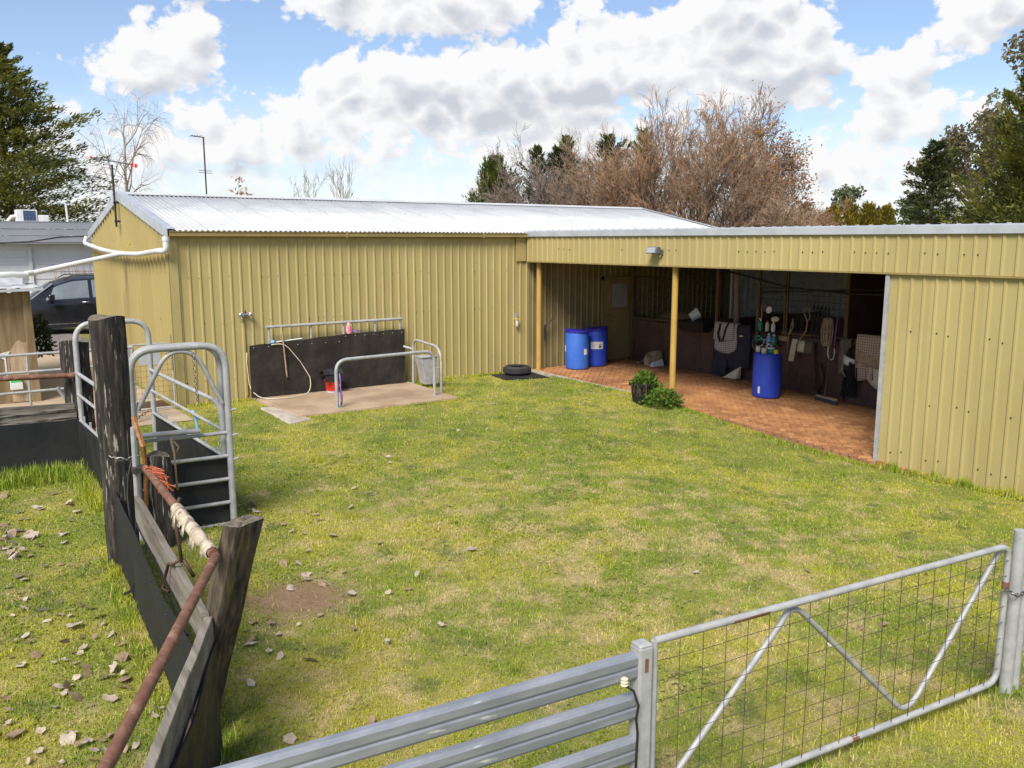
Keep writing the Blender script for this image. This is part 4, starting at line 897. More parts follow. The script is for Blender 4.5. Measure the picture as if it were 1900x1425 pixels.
# ---------------------------------------------------------------- stall partition
st = thing('stall_wall', 'dark brown boarded stall wall with posts and mesh grilles', 'stall', (PXF, 12, 0))
edges = [16.55, 15.35, 14.1, 13.62, 12.42, 11.55, 10.25]
for a_, b_ in zip(edges[:-1], edges[1:]):
    part('board', st, 'dark_ply', 'hexa', [(PXF, b_ + .004, fz(b_) - .02), (PXF + .03, b_ + .004, fz(b_) - .02), (PXF + .03, a_ - .004, fz(a_) - .02), (PXF, a_ - .004, fz(a_) - .02)], [(PXF, b_ + .004, 1.08), (PXF + .03, b_ + .004, 1.08), (PXF + .03, a_ - .004, 1.10), (PXF, a_ - .004, 1.10)])
for i in range(9):
    b_ = 10.24 - (i + 1) * .40
    part('board', st, 'dark_ply_x', 'hexa', [(PXF - .01 * (i % 2), b_ + .006, fz(b_) + .0), (PXF + .03, b_ + .006, fz(b_)), (PXF + .03, b_ + .394, fz(b_)), (PXF - .01 * (i % 2), b_ + .394, fz(b_))], [(PXF - .01 * (i % 2), b_ + .006, 1.13), (PXF + .03, b_ + .006, 1.13), (PXF + .03, b_ + .394, 1.13), (PXF - .01 * (i % 2), b_ + .394, 1.13)])
for y0, y1 in ((16.5, 14.62), (12.36, 10.26), (10.18, 6.9)): pipe('top_rail', st, 'stall_post', [(PXF - .02, y0, 1.14), (PXF - .02, y1, 1.15)], .03, 8)
for y in (16.45, 13.6, 12.42, 10.22, 7.0):
    part('post', st, 'stall_post', 'box', PXF - .055, PXF - .002, y - .04, y + .04, fz(y) - .02, 2.86)
pipe('round_post', st, 'bark_grey', [(15.75, 13.3, 0), (15.78, 13.28, 1.4), (15.74, 13.3, 2.85)], .07, 10)
for y in (11.72, 11.66): part('slide_rail', st, 'stall_post', 'box', PXF - .05, PXF - .01, y - .018, y + .018, 1.04, 2.45)
part('slide_stop', st, 'tan', 'box', PXF - .09, PXF - .01, 11.58, 11.8, .98, 1.08)
for y0, y1, zt_ in ((16.40, 13.7, 2.2), (12.36, 10.28, 2.1)):
    fr = MB().tube([(PXF, y0, 1.2), (PXF, y0, zt_), (PXF, y1, zt_), (PXF, y1, 1.2), (PXF, y0, 1.2)], .014, 6)
    fo = obj('grille_frame', fr, 'steel_dark', st, smooth=2)
    b = MB(); n = int((y0 - y1) / .13)
    for i in range(1, n): b.tube([(PXF, y0 + (y1 - y0) * i / n, 1.2), (PXF, y0 + (y1 - y0) * i / n, zt_)], .004, 4)
    for z in np.arange(1.33, zt_ - .05, .13): b.tube([(PXF, y0, z), (PXF, y1, z)], .004, 4)
    obj('grille_wires', b, 'wire', fo, kind='stuff')
# second row of stalls behind
obj('stall_back', MB().box(18.2, 18.24, 9.0, 14.6, -.2, 1.3), 'dark_ply', st)
obj('divider', MB().box(PXF + .04, 19.4, 13.56, 13.6, -.1, 1.3), 'dark_ply', st)
obj('divider', MB().box(PXF + .04, 19.4, 10.2, 10.24, -.25, 2.6), 'dark_ply', st)
obj('lintel', MB().box(PXF - .05, PXF, 6.5, 16.5, 2.50, 2.62), 'steel_dark', st)
b = MB(); b.tube([(PXF - .06, 13.5, 2.45), (PXF - .07, 12.6, 2.30), (PXF - .07, 11.6, 2.12), (PXF - .07, 10.2, 2.06), (PXF - .06, 8.5, 2.10)], .022, 7).tube([(PXF - .06, 12.3, 2.0), (PXF - .07, 11.2, 2.06), (PXF - .07, 10.2, 2.14), (PXF - .06, 8.5, 2.2)], .014, 6)
obj('cable', b, 'black', smooth=1, label='sagging black cable strung along the stable posts', cat='cable')
# hay, trough and white bucket
hy = MB(); rh = random.Random(3)
hy.grid([[(15.6 + .9 * j / 7, 16.2 - 1.9 * i / 12, 1.08 + .24 * math.sin(math.pi * i / 12) * math.sin(math.pi * (j + .6) / 8) + rh.uniform(-.03, .03)) for j in range(8)] for i in range(13)])
obj('hay', hy, 'hay', kind='stuff', label='heap of brown hay showing above the stall wall', cat='hay', smooth=1, solid=.05)
part_t = thing('feed_trough', 'long black plastic feed trough on the stall wall', 'trough', (15.4, 14.1, 1.0))
b = MB().hexa([(15.22, 13.78, .98), (15.48, 13.78, .98), (15.48, 14.5, .98), (15.22, 14.5, .98)], [(15.12, 13.7, 1.2), (15.9, 13.7, 1.24), (15.9, 14.58, 1.24), (15.12, 14.58, 1.2)])
obj('tub', b, 'black', part_t, bevel=.02)
obj('rim', MB().tube([(15.10, 13.68, 1.2), (15.92, 13.68, 1.25), (15.92, 14.6, 1.25), (15.10, 14.6, 1.2), (15.10, 13.68, 1.2)], .018, 6), 'black', part_t)
wb = thing('white_bucket', 'white plastic bucket tipped on its side on the feed trough', 'bucket', (15.4, 14.4, 1.25))
b = MB(); b.lathe((0, 0, 0), [(.09, 0), (.10, .01), (.13, .2), (.142, .205), (.142, .225), (.12, .215), (.095, .03)], 20)
T = Matrix.Translation((15.48, 14.32, 1.34)) @ Matrix.Rotation(R(58), 4, Vector((.578, .816, 0))) @ Matrix.Translation((0, 0, -.1)); b.v = [tuple(T @ Vector(p)) for p in b.v]
obj('pail', b, 'white', wb, smooth=2)
b = MB().tube([tuple(T @ Vector((.14 * math.cos(a), .14 * math.sin(a) * .3, .2 + .12 * math.sin(a)))) for a in np.linspace(0, math.pi, 9)], .005, 5); obj('handle', b, 'galv', wb)

# ---------------------------------------------------------------- horse rugs on the partition
def check_mat(name, base, line, scale=14):
    m = bpy.data.materials.new(name); m.use_nodes = True; t = m.node_tree; b = t.nodes['Principled BSDF']; b.inputs['Roughness'].default_value = .95
    tcn = t.nodes.new('ShaderNodeTexCoord'); sp = t.nodes.new('ShaderNodeSeparateXYZ'); t.links.new(tcn.outputs['Object'], sp.inputs[0])
    f = None
    for ax in (1, 2):
        k = M(t, 'FRACT', M(t, 'MULTIPLY', sp.outputs[ax], scale)); k = M(t, 'LESS_THAN', k, .24); f = k if f is None else M(t, 'MAXIMUM', f, k)
    t.links.new(MIX(t, f, base, line), b.inputs['Base Color']); MAT[name] = m
check_mat('check_pale', (.50, .45, .42), (.16, .13, .17), 22)
check_mat('check_tan', (.50, .40, .30), (.22, .15, .12), 20)
def drape(name, th, m, y0, y1, ztop, zbot, xf, seed=0, fold=.015, round_bottom=0, back=.12, zb1=None, label=None):
    r_ = random.Random(seed); n = 10; rows = []; ph = r_.uniform(0, 6)
    for j in range(11):
        v = j / 10; row = []
        for i in range(n + 1):
            t = i / n; y = y0 + (y1 - y0) * t; zb_ = zbot + ((zb1 if zb1 is not None else zbot) - zbot) * t + round_bottom * (abs(2 * t - 1) ** 2.4)
            if v < .15: x = xf + back * (1 - v / .15) ; z = ztop - .02 * (1 - v / .15)
            else:
                w = (v - .15) / .85; z = ztop - (ztop - zb_) * w; x = xf - .02 * math.sin(min(w * 6, 1.57)) - fold * math.sin(9 * t + ph + w) * w - fold * .5 * math.sin(21 * t + ph)
            row.append((x, y + .01 * math.sin(7 * v + ph), z))
        rows.append(row)
    return obj(name, MB().grid(rows), m, th, smooth=1, solid=.018, label=label)
rg = thing('horse_rug', 'navy horse rug with pale checked panel draped over the stall wall', 'rug', (15.35, 13.05, .1))
drape('navy_body', rg, 'navy', 13.55, 12.52, 1.24, .18, 15.38, 1, .03, zb1=.26)
drape('checked_panel', rg, 'check_pale', 13.52, 12.86, 1.262, .55, 15.345, 2, .02, round_bottom=.14)
drape('checked_flap', rg, 'check_pale', 13.50, 12.95, 1.265, .86, 15.315, 3, .015)
drape('navy_tail', rg, 'navy', 13.55, 13.15, .42, .0, 15.35, 4, .02, round_bottom=.08, back=.02)
pipe('collar_strap', rg, 'black', [(15.29, 13.32, 1.24), (15.25, 13.36, 1.0), (15.26, 13.30, .82), (15.26, 13.22, .84), (15.27, 13.16, 1.1), (15.3, 13.1, 1.27)], .026, 6)
part('buckle', rg, 'chrome', 'box', 15.30, 15.325, 12.68, 12.78, .98, 1.01)
pl_ = thing('girth_pad', 'cream girth pad lying at the foot of the navy rug', 'pad', (15.3, 12.85, .0))
obj('pad', MB().hexa([(15.2, 13.15, .02), (15.2, 12.75, .02), (15.34, 12.72, .02), (15.34, 13.1, .02)], [(15.3, 13.05, .10), (15.3, 12.74, .30), (15.36, 12.72, .32), (15.36, 13.0, .12)]), 'cream', pl_, bevel=.02)
# grooming shelf on the mesh
shf = thing('wall_shelf', 'two dark shelves fixed to the mesh above the blue drum', 'shelf', (15.3, 12.05, .9))
for z in (1.16, .88): part('board', shf, 'black', 'box', 15.24, 15.46, 11.76, 12.36, z - .015, z)
pipe('bracket', shf, 'steel_dark', [(15.44, 12.1, .86), (15.44, 12.1, 1.3)], .01, 6)
def bottle(loc, r, h, m, cap, label, trigger=False, group=None):
    th = thing('bottle' if h > .13 else 'jar', label, 'bottle' if h > .13 else 'jar', loc, group)
    if h > .13:
        part('body', th, m, 'lathe', loc, [(r * .9, 0), (r, .01), (r, h * .62), (r * .45, h * .8), (r * .4, h * .84)], 12, smooth=2)
        part('cap', th, cap, 'lathe', (loc[0], loc[1], loc[2] + h * .84), [(r * .45, 0), (r * .45, h * .1), (r * .3, h * .16)], 10, smooth=2)
        if trigger: part('trigger', th, cap, 'box', loc[0] - .05, loc[0] + .015, loc[1] - .012, loc[1] + .012, loc[2] + h * .96, loc[2] + h * 1.06)
    else:
        part('body', th, m, 'lathe', loc, [(r * .93, 0), (r, .008), (r, h * .78), (r * .96, h * .8)], 14, smooth=2)
        part('lid', th, cap, 'lathe', (loc[0], loc[1], loc[2] + h * .8), [(r * 1.03, 0), (r * 1.03, h * .2), (r * .9, h * .21)], 14, smooth=2)
    return th
Z1, Z2 = 1.162, .882
bottle((15.32, 12.22, Z1), .05, .26, 'teal', 'white', 'green spray bottle on the upper dark shelf', True)
bottle((15.32, 12.04, Z1), .045, .24, 'cream', 'rust', 'cream bottle with brown cap on the upper dark shelf')
bottle((15.32, 11.88, Z1), .045, .24, 'white', 'white', 'white trigger bottle at the near end of the upper shelf', True)
bottle((15.32, 11.98, Z2), .055, .25, 'lightblue', 'white', 'pale blue bottle on the lower dark shelf')
bottle((15.30, 11.83, Z2), .06, .23, 'teal', 'white', 'teal pump bottle at the near end of the lower shelf', True)
bottle((15.30, 12.08, Z2), .04, .11, 'lamp_grey', 'galv', 'small grey tin on the lower dark shelf')
b = MB().tube([(15.3, 12.34, 1.02), (15.29, 12.2, 1.05), (15.28, 12.12, 1.0), (15.29, 12.26, .95), (15.3, 12.33, 1.0)], .03, 6); b.tube([(15.28, 12.36, .98), (15.26, 12.38, .85), (15.27, 12.33, .75)], .012, 5)
obj('green_halter', b, 'teal', smooth=1, label='green halter bundled at the far end of the lower shelf', cat='halter')
TZ = LC[2] + .907
for (dx, dy, r, h, m, cp, lab, tr) in ((-.02, .20, .075, .12, 'white', 'cream', 'white tub with cream lid on the drum top, farthest left', 0), (.10, .06, .07, .21, 'white', 'rust', 'tall white jar with brown lid at the back of the drum top', 0), (-.10, .08, .035, .17, 'black', 'white', 'slim black bottle on the drum top', 0),
        (-.15, -.02, .055, .11, 'cream', 'white', 'small cream jar at the front edge of the drum top', 0), (-.04, -.1, .075, .12, 'teal', 'white', 'green jar with white lid on the drum top', 0), (.08, -.15, .045, .16, 'leather', 'rust', 'brown bottle at the right of the drum top', 0),
        (-.02, -.21, .05, .08, 'yellow', 'yellow', 'flat yellow pot at the right edge of the drum top', 0), (.02, .0, .03, .19, 'black', 'chrome', 'narrow dark bottle in the middle of the drum top', 0)):
    bottle((LC[0] + dx, LC[1] + dy, TZ), r, h, m, cp, lab, tr)
# things hung on the mesh
b = MB(); b.lathe((0, 0, 0), [(.015, 0), (.06, .004), (.075, .02), (.06, .02), (.035, .01)], 18); T = Matrix.Translation((15.38, 12.05, 1.62)) @ Matrix.Rotation(R(-80), 4, 'Y'); b.v = [tuple(T @ Vector(p)) for p in b.v]
obj('hanging_dish', b, 'white', smooth=2, label='round white dish hung above the upper shelf', cat='dish')
b = MB(); b.lathe((0, 0, 0), [(.02, 0), (.10, .02), (.10, .05), (.02, .07)], 14); T = Matrix.Translation((15.36, 11.85, 1.42)) @ Matrix.Rotation(R(-60), 4, 'Y') @ Matrix.Diagonal((.6, 1, 1, 1)); b.v = [tuple(T @ Vector(p)) for p in b.v]
obj('body_brush', b, 'cream', smooth=2, label='oval cream brush hung right of the white dish', cat='brush')
b = MB().tube([(15.4, 12.3, 1.3), (15.38, 12.24, 1.5), (15.36, 12.25, 1.68), (15.37, 12.2, 1.78), (15.38, 12.15, 1.66)], .016, 6); obj('hoof_hook', b, 'tan', smooth=1, label='curved tan handle hung at the far end of the mesh', cat='handle')
b = MB().tube([(15.4, 11.45, 1.48), (15.38, 11.42, 1.30), (15.37, 11.52, 1.10), (15.37, 11.53, .72)], .014, 6).tube([(15.4, 11.44, 1.48), (15.38, 11.48, 1.3), (15.37, 11.5, 1.15)], .012, 6); obj('leather_strap', b, 'tan', smooth=1, label='frayed tan strap hanging left of the white paddle', cat='strap')
b = MB().hexa([(15.30, 11.32, .58), (15.33, 11.32, .58), (15.33, 11.45, .58), (15.30, 11.45, .58)], [(15.38, 11.30, 1.05), (15.41, 11.30, 1.05), (15.41, 11.43, 1.05), (15.38, 11.43, 1.05)]); obj('white_paddle', b, 'cream', bevel=.012, label='long cream paddle hanging against the stall wall', cat='paddle')
b = MB().tube([(15.4, 11.18, 1.72), (15.36, 11.16, 1.62), (15.36, 11.06, 1.45), (15.36, 11.08, 1.25), (15.35, 11.24, 1.02), (15.34, 11.30, .92)], .013, 6).tube([(15.4, 11.16, 1.7), (15.38, 11.05, 1.74), (15.38, 11.02, 1.5), (15.38, 11.1, 1.45)], .012, 6); obj('bridle', b, 'tan', smooth=1, label='pale bridle rein hanging from the mesh above the grey pad', cat='bridle')
pd = thing('saddle_pad', 'folded grey brown pad hung over the stall rail', 'pad', (15.4, 11.1, .8)); drape('cloth', pd, 'tan_pad', 11.32, 10.88, 1.02, .76, 15.44, 6, .012); drape('pale_band', pd, 'cream', 11.30, 11.14, 1.025, .79, 15.42, 7, .008)
b = MB()
for k in range(5):
    y = 10.95 - k * .09; b.tube([(15.42, y, 1.78), (15.38, y - .02, 1.5), (15.39, y + .02, 1.2), (15.41, y, 1.1)], .012, 5); b.tube([(15.42, y, 1.8), (15.38, y + .05, 1.6), (15.4, y + .04, 1.3)], .01, 5)
obj('black_bridles', b, 'black', smooth=1, label='cluster of black bridles hung on the mesh', cat='bridle')
b = MB()
for k in range(7):
    a = k * .9; b.tube([(15.36 + .02 * math.sin(a), 10.58 + .07 * math.cos(a) + .05 * math.cos(t_) * (1 + .1 * k), 1.27 + .27 * math.sin(t_) + .02 * math.sin(a)) for t_ in np.linspace(0, 6.28, 13)], .014, 6, False)
b.tube([(15.32, 10.70, 1.30), (15.30, 10.58, 1.27), (15.32, 10.48, 1.30)], .02, 6)
obj('rope_coil', b, 'rope', smooth=1, label='coiled tan rope hanging above the broom', cat='rope')
b = MB().tube([(15.4, 10.38, 1.6), (15.37, 10.38, 1.4), (15.36, 10.39, 1.1), (15.36, 10.39, .95)], .014, 6); lr = thing('lead_rope', 'purple and white lead rope hanging in a loop beside the rope coil', 'rope', (15.37, 10.4, .7)); obj('purple_end', b, 'purple', lr, smooth=1)
obj('white_loop', MB().tube(arc((15.36, 10.39, .95), (15.36, 10.36, .68), (15.35, 10.46, .72), 6) + arc((15.35, 10.46, .72), (15.35, 10.56, .76), (15.36, 10.52, 1.0), 6), .014, 6), 'white', lr, smooth=1)
obj('harness', MB().tube([(15.4, 10.9, 1.02), (15.36, 10.88, .7), (15.37, 10.82, .4), (15.33, 10.78, .1), (15.35, 10.68, -.02), (15.38, 10.62, .3), (15.38, 10.72, .6)], .035, 6), 'leather', smooth=1, label='dark leather harness trailing to the floor behind the broom', cat='harness')
br = thing('broom', 'wide head yard broom leaning on the stall wall', 'broom', (15.0, 10.35, fz(10.35)))
zf = fz(10.3)
pipe('handle', br, 'stall_post', [(15.02, 10.32, zf + .1), (15.40, 10.46, 1.32)], .016, 8)
part('head', br, 'tan', 'hexa', [(14.93, 10.02, zf + .07), (15.0, 9.99, zf + .07), (15.16, 10.56, zf + .07), (15.09, 10.59, zf + .07)], [(14.935, 10.03, zf + .115), (14.995, 10.0, zf + .115), (15.155, 10.55, zf + .115), (15.095, 10.58, zf + .115)], bevel=.008)
part('bristles', br, 'bristle', 'hexa', [(14.92, 10.01, zf + .002), (15.01, 9.98, zf + .002), (15.17, 10.57, zf + .002), (15.08, 10.60, zf + .002)], [(14.935, 10.025, zf + .07), (14.995, 9.995, zf + .07), (15.155, 10.555, zf + .07), (15.095, 10.585, zf + .07)])
gs = thing('girth_strap', 'wide brown girth strap slung over the stall rail', 'strap', (15.35, 10.2, .4)); drape('band', gs, 'tan_pad', 10.26, 10.02, 1.17, .42, 15.36, 9, .01, zb1=.55)
obj('clip_rope', MB().tube([(15.33, 10.16, .9), (15.30, 10.12, .7), (15.28, 10.14, .55), (15.29, 10.06, .42)], .018, 6), 'rope', gs, smooth=1)
fmk = thing('fly_mask', 'white fly mask hung from a black strap near the rugs', 'mask', (15.3, 10.0, .6))
b = MB(); b.grid([[(15.30 - .05 * math.sin(math.pi * i / 6), 10.12 - .26 * i / 6, .86 - .08 * i / 6 - (.22 - .02 * i) * j / 4 * (1 - .25 * abs(i - 3) / 3)) for i in range(7)] for j in range(5)]); obj('mask', b, 'white', fmk, solid=.02, smooth=1)
pipe('strap', fmk, 'black', [(15.36, 9.9, 1.1), (15.30, 10.02, .98), (15.27, 10.06, .8)], .02, 6); part('eye', fmk, 'black', 'lathe', (15.235, 9.93, .68), [(.03, 0), (.032, .05)], 10)
b = MB(); rr = random.Random(5)
for k in range(22):
    y = 10.12 - rr.random() * .28; b.tube([(15.34, y, .62), (15.33 + rr.uniform(-.03, .03), y + rr.uniform(-.03, .03), .3), (15.33 + rr.uniform(-.05, .04), y + rr.uniform(-.06, .06), rr.uniform(-.02, .1))], .011, 5)
obj('mane_cords', b, 'black', label='bunch of black cords hanging below the white fly mask', cat='cord')
r2 = thing('folded_rugs', 'stack of folded tan checked rugs over the stall wall', 'rug', (15.35, 9.5, .4))
drape('lower_rug', r2, 'check_tan', 9.88, 9.5, 1.18, .36, 15.36, 10, .02, zb1=.42); drape('upper_rug', r2, 'hessian', 9.86, 9.1, 1.27, .74, 15.32, 11, .03, zb1=.60); drape('top_fold', r2, 'check_tan', 9.84, 9.15, 1.30, .98, 15.28, 12, .02, zb1=.80)
sd2 = thing('saddle_flap', 'cream saddle cloth with rounded hem under the folded rugs', 'cloth', (15.34, 9.35, .3)); drape('flap', sd2, 'cream', 9.58, 9.05, .8, .24, 15.37, 13, .012, round_bottom=.16, back=.02); pipe('strap', sd2, 'rust', [(15.32, 9.3, .72), (15.30, 9.27, .5)], .022, 5)
# ================================================================ left background
# stormwater pipes on the gable
sp = thing('stormwater_pipe', 'white plastic stormwater pipe strung across the gable to the hut', 'pipe', (3.95, 20, 2.8))
pr = .05
pipe('downpipe', sp, 'pvc', [(4.02, 16.5, 3.18), (4.02, 16.5, 3.02)] + arc((4.02, 16.5, 3.0), (4.02, 16.5, 2.93), (3.98, 16.56, 2.92), 4) + [(3.95, 16.8, 2.92)], pr * 1.1, 12)
part('collar', sp, 'pvc', 'lathe', (4.02, 16.5, 3.1), [(.065, 0), (.065, .08)], 14, smooth=2)
pipe('branch', sp, 'pvc', [(3.95, 16.8, 2.92), (3.95, 18.4, 2.84), (3.94, 20.1, 2.83)], pr, 12)
pipe('branch', sp, 'pvc', [(3.94, 20.1, 2.83), (3.93, 22.0, 2.90), (3.93, 24.0, 3.03)], pr, 12)
pipe('branch', sp, 'pvc', [(3.93, 24.0, 3.03), (3.95, 24.25, 3.05), (4.0, 24.28, 3.2)], pr, 12)
part('junction', sp, 'pvc', 'tube', [(3.95, 19.9, 2.835), (3.94, 20.3, 2.83)], pr * 1.2, 12, smooth=2)
pipe('run', sp, 'pvc', [(3.94, 20.12, 2.82), (2.15, 19.6, 2.46)], pr * 1.05, 12)
pipe('bracket', sp, 'yellow', [(3.96, 19.9, 2.87), (4.08, 19.75, 3.05)], .008, 5)
pipe('elbow', sp, 'pvc', [(2.2, 19.62, 2.47), (2.08, 19.5, 2.46), (2.04, 19.4, 2.36), (2.04, 19.38, 2.28)], pr * 1.15, 12)
pipe('run', sp, 'pvc', [(2.05, 19.35, 2.44)] + [(1.8, 19.2, 2.46), (1.5, 19.1, 2.45)] + arc((1.35, 19.1, 2.45), (1.2, 19.1, 2.45), (1.2, 19.1, 2.3), 4), pr * 1.2, 12)
ms = thing('antenna_mast', 'black pole on the gable carrying a red tipped antenna boom', 'antenna', (4.0, 20.5, 3.4))
pipe('pole', ms, 'black', [(4.0, 20.55, 3.40), (4.0, 20.55, 4.72)], .022, 8)
for z in (3.5, 3.9): part('bracket', ms, 'black', 'box', 3.97, 4.1, 20.52, 20.58, z, z + .04)
pipe('boom', ms, 'lamp_grey', [(3.60, 20.5, 4.84), (4.42, 20.58, 4.74)], .014, 6)
pipe('guy_wire', ms, 'lamp_grey', [(3.66, 20.5, 4.52), (4.0, 20.55, 4.50)], .005, 4)
part('flag', ms, 'red', 'box', 4.38, 4.43, 20.55, 20.57, 4.69, 4.77); part('flag', ms, 'white', 'box', 4.433, 4.455, 20.55, 20.57, 4.69, 4.77); part('flag', ms, 'red', 'box', 4.458, 4.51, 20.55, 20.57, 4.68, 4.76); part('flag', ms, 'red', 'box', 3.575, 3.61, 20.49, 20.51, 4.82, 4.87)
# the second antenna further back
m2 = thing('tv_antenna', 'tall thin television mast with a small yagi behind the roof', 'antenna', (9.74, 33.5, .2))
pipe('pole', m2, 'steel_dark', [(9.74, 33.54, .2), (9.74, 33.54, 6.9)], .028, 7)
pipe('boom', m2, 'steel_dark', [(9.74, 33.54, 6.88), (9.33, 33.6, 6.92)], .018, 6)
for x in (9.3, 9.4, 9.5, 9.62): pipe('element', m2, 'steel_dark', [(x, 33.35, 6.92), (x, 33.85, 6.92)], .009, 5)
for z in (5.68, 5.6): pipe('element', m2, 'steel_dark', [(9.5, 33.5, z), (10.0, 33.58, z)], .01, 5)
# ---------------------------------------------------------------- timber hut
ht = thing('timber_hut', 'weathered plywood hut with a metal roof at the left edge', 'hut', (.4, 19.5, 0))
obj('wall_panel', MB().hexa([(-1.4, 18.9, .0), (1.93, 18.9, .0), (1.93, 18.93, .0), (-1.4, 18.93, .0)], [(-1.4, 18.9, 2.08), (1.93, 18.9, 2.13), (1.93, 18.93, 2.13), (-1.4, 18.93, 2.08)]), 'hut_ply', ht)
obj('wall_panel', MB().box(1.98, 2.01, 18.95, 21.6, 0, 2.15), 'hut_ply', ht)
obj('wall_panel', MB().box(-1.4, 1.9, 21.57, 21.6, 0, 2.1), 'hut_ply', ht)
# torn veneer: bare wood below a ragged edge
poly = [(1.93, .03), (1.93, 1.18)] + [(1.93 - .07 * i, 1.2 - .035 * i + .05 * rnd.uniform(-1, 1) + (.1 if i in (2, 3) else 0)) for i in range(1, 5)] + [(1.56, 1.0), (1.50, .96), (1.40, .97), (1.44, .9), (1.52, .86), (1.53, .6), (1.58, .45), (1.60, .03)]
obj('bare_wood', MB().prism(poly, lambda p: (p[0], 18.898, p[1]), lambda p: (p[0], 18.888, p[1])), 'hut_bare', ht)
obj('torn_edge', MB().prism([(1.40, .97), (1.50, 1.0), (1.62, 1.02), (1.6, .98), (1.54, .9), (1.545, .6), (1.60, .42), (1.57, .42), (1.515, .6), (1.515, .86), (1.46, .9)], lambda p: (p[0], 18.886, p[1]), lambda p: (p[0], 18.875, p[1])), 'white', ht)
obj('corner_post', MB().hexa([(1.93, 18.84, 0), (2.08, 18.84, 0), (2.08, 18.95, 0), (1.93, 18.95, 0)], [(1.90, 18.84, 2.16), (2.04, 18.84, 2.16), (2.04, 18.95, 2.16), (1.90, 18.95, 2.16)]), 'hut_ply', ht, bevel=.01)
rows = [[(x, y, 2.15 + .02 * (x + 1.6) + .035 * (y - 18.6) + (.012 if k % 4 in (1, 2) else 0)) for k, x in enumerate(np.arange(-1.6, 2.25, .07))] for y in (18.62, 20.2, 21.8)]
obj('roof_sheet', MB().grid(rows), 'roof', ht, solid=.004)
obj('roof_edge', MB().hexa([(-1.6, 18.6, 2.09), (2.25, 18.6, 2.17), (2.25, 18.66, 2.17), (-1.6, 18.66, 2.09)], [(-1.6, 18.6, 2.14), (2.25, 18.6, 2.22), (2.25, 18.66, 2.22), (-1.6, 18.66, 2.14)]), 'zinc', ht)
mb_ = thing('trap_box', 'small white box with green lid on the torn hut wall', 'box', (1.68, 18.86, .38))
part('body', mb_, 'white', 'box', 1.57, 1.78, 18.80, 18.885, .28, .42, bevel=.008); part('lid', mb_, 'green_plastic', 'hexa', [(1.575, 18.80, .422), (1.775, 18.80, .422), (1.775, 18.885, .422), (1.575, 18.885, .422)], [(1.60, 18.81, .50), (1.75, 18.81, .50), (1.75, 18.885, .50), (1.60, 18.885, .50)], bevel=.01)
sb2 = thing('shrub', 'dark leafy bush growing behind the timber hut corner', 'shrub', (2.35, 20.8, .05))
obj('foliage', leafy((2.25, 21.0, .75), .55, 900, .11, 12, (.75, .9, 1.6), .2), 'shrub_dark_leaf', sb2); pipe('stem', sb2, 'bark_dark', [(2.25, 21.0, 0), (2.28, 21.0, .9)], .03, 6)
sb3 = thing('shrub', 'leafless twiggy bush against the white house wall', 'shrub', (6, 33, .3))
b = MB(); rr = random.Random(8)
for k in range(90):
    a = rr.uniform(0, 6.28); x, y = 5.5 + rr.uniform(-1, 1), 32.9; b.tube([(x, y, .35), (x + .3 * math.cos(a), y + .2 * math.sin(a), 1.3), (x + .55 * math.cos(a) * rr.random(), y + .3 * math.sin(a), rr.uniform(1.8, 2.5))], [.015, .01, .004], 3)
obj('twigs', b, 'bark_twig_red', sb3, kind='stuff')
# ---------------------------------------------------------------- white house
HY = 34.0
hs_ = thing('white_house', 'white weatherboard house with deep grey fascia behind the car', 'house', (3, HY, .35))
for i in range(11): part('weatherboard', hs_, 'house_white', 'hexa', [(-12, HY - .025, .3 + i * .25), (11.5, HY - .025, .3 + i * .25), (11.5, HY, .3 + i * .25), (-12, HY, .3 + i * .25)], [(-12, HY - .003, .545 + i * .25), (11.5, HY - .003, .545 + i * .25), (11.5, HY, .545 + i * .25), (-12, HY, .545 + i * .25)])
obj('wall_core', MB().box(-12, 11.5, HY + .005, HY + 6, .2, 3.1), 'house_white', hs_)
for i in range(3): part('fascia_board', hs_, 'fascia_grey', 'box', -12.4, 11.9, HY - .62 + .01 * (i % 2), HY - .58, 3.06 + i * .222, 3.272 + i * .222)
obj('soffit', MB().box(-12.4, 11.9, HY - .575, HY + 6.4, 3.0, 3.05), 'house_white', hs_)
obj('roof', MB().hexa([(-12.4, HY - .57, 3.73), (11.9, HY - .57, 3.73), (11.9, HY + 6.4, 3.78), (-12.4, HY + 6.4, 3.78)], [(-12.4, HY - .57, 3.75), (11.9, HY - .57, 3.75), (11.9, HY + 6.4, 3.8), (-12.4, HY + 6.4, 3.8)]), 'fascia_grey', hs_)
obj('downpipe', MB().box(3.72, 3.84, HY - .1, HY - .03, .4, 2.9), 'house_white', hs_, bevel=.01)
ac = thing('air_conditioner', 'white rooftop air conditioner with a dark gridded face on the house', 'air conditioner', (3.8, HY + 1, 3.75))
part('case', ac, 'white', 'box', 3.55, 4.2, HY + .6, HY + 1.1, 3.76, 4.17, bevel=.02); gp_ = part('panel', ac, 'solar', 'box', 3.76, 4.14, HY + .585, HY + .6, 3.80, 4.14)
for i in range(5): part('grid_bar', gp_, 'lamp_grey', 'box', 3.76 + i * .09, 3.77 + i * .09, HY + .58, HY + .585, 3.80, 4.14)
for i in range(4): part('grid_bar', gp_, 'lamp_grey', 'box', 3.76, 4.14, HY + .576, HY + .58, 3.82 + i * .1, 3.83 + i * .1)
part('side_unit', ac, 'white', 'box', 4.22, 4.55, HY + .6, HY + 1.0, 3.76, 3.99, bevel=.02); pipe('duct', ac, 'white', [(3.55, HY + .8, 3.95), (3.42, HY + .8, 3.93), (3.32, HY + .8, 3.80), (3.3, HY + .8, 3.76)], .06, 10)
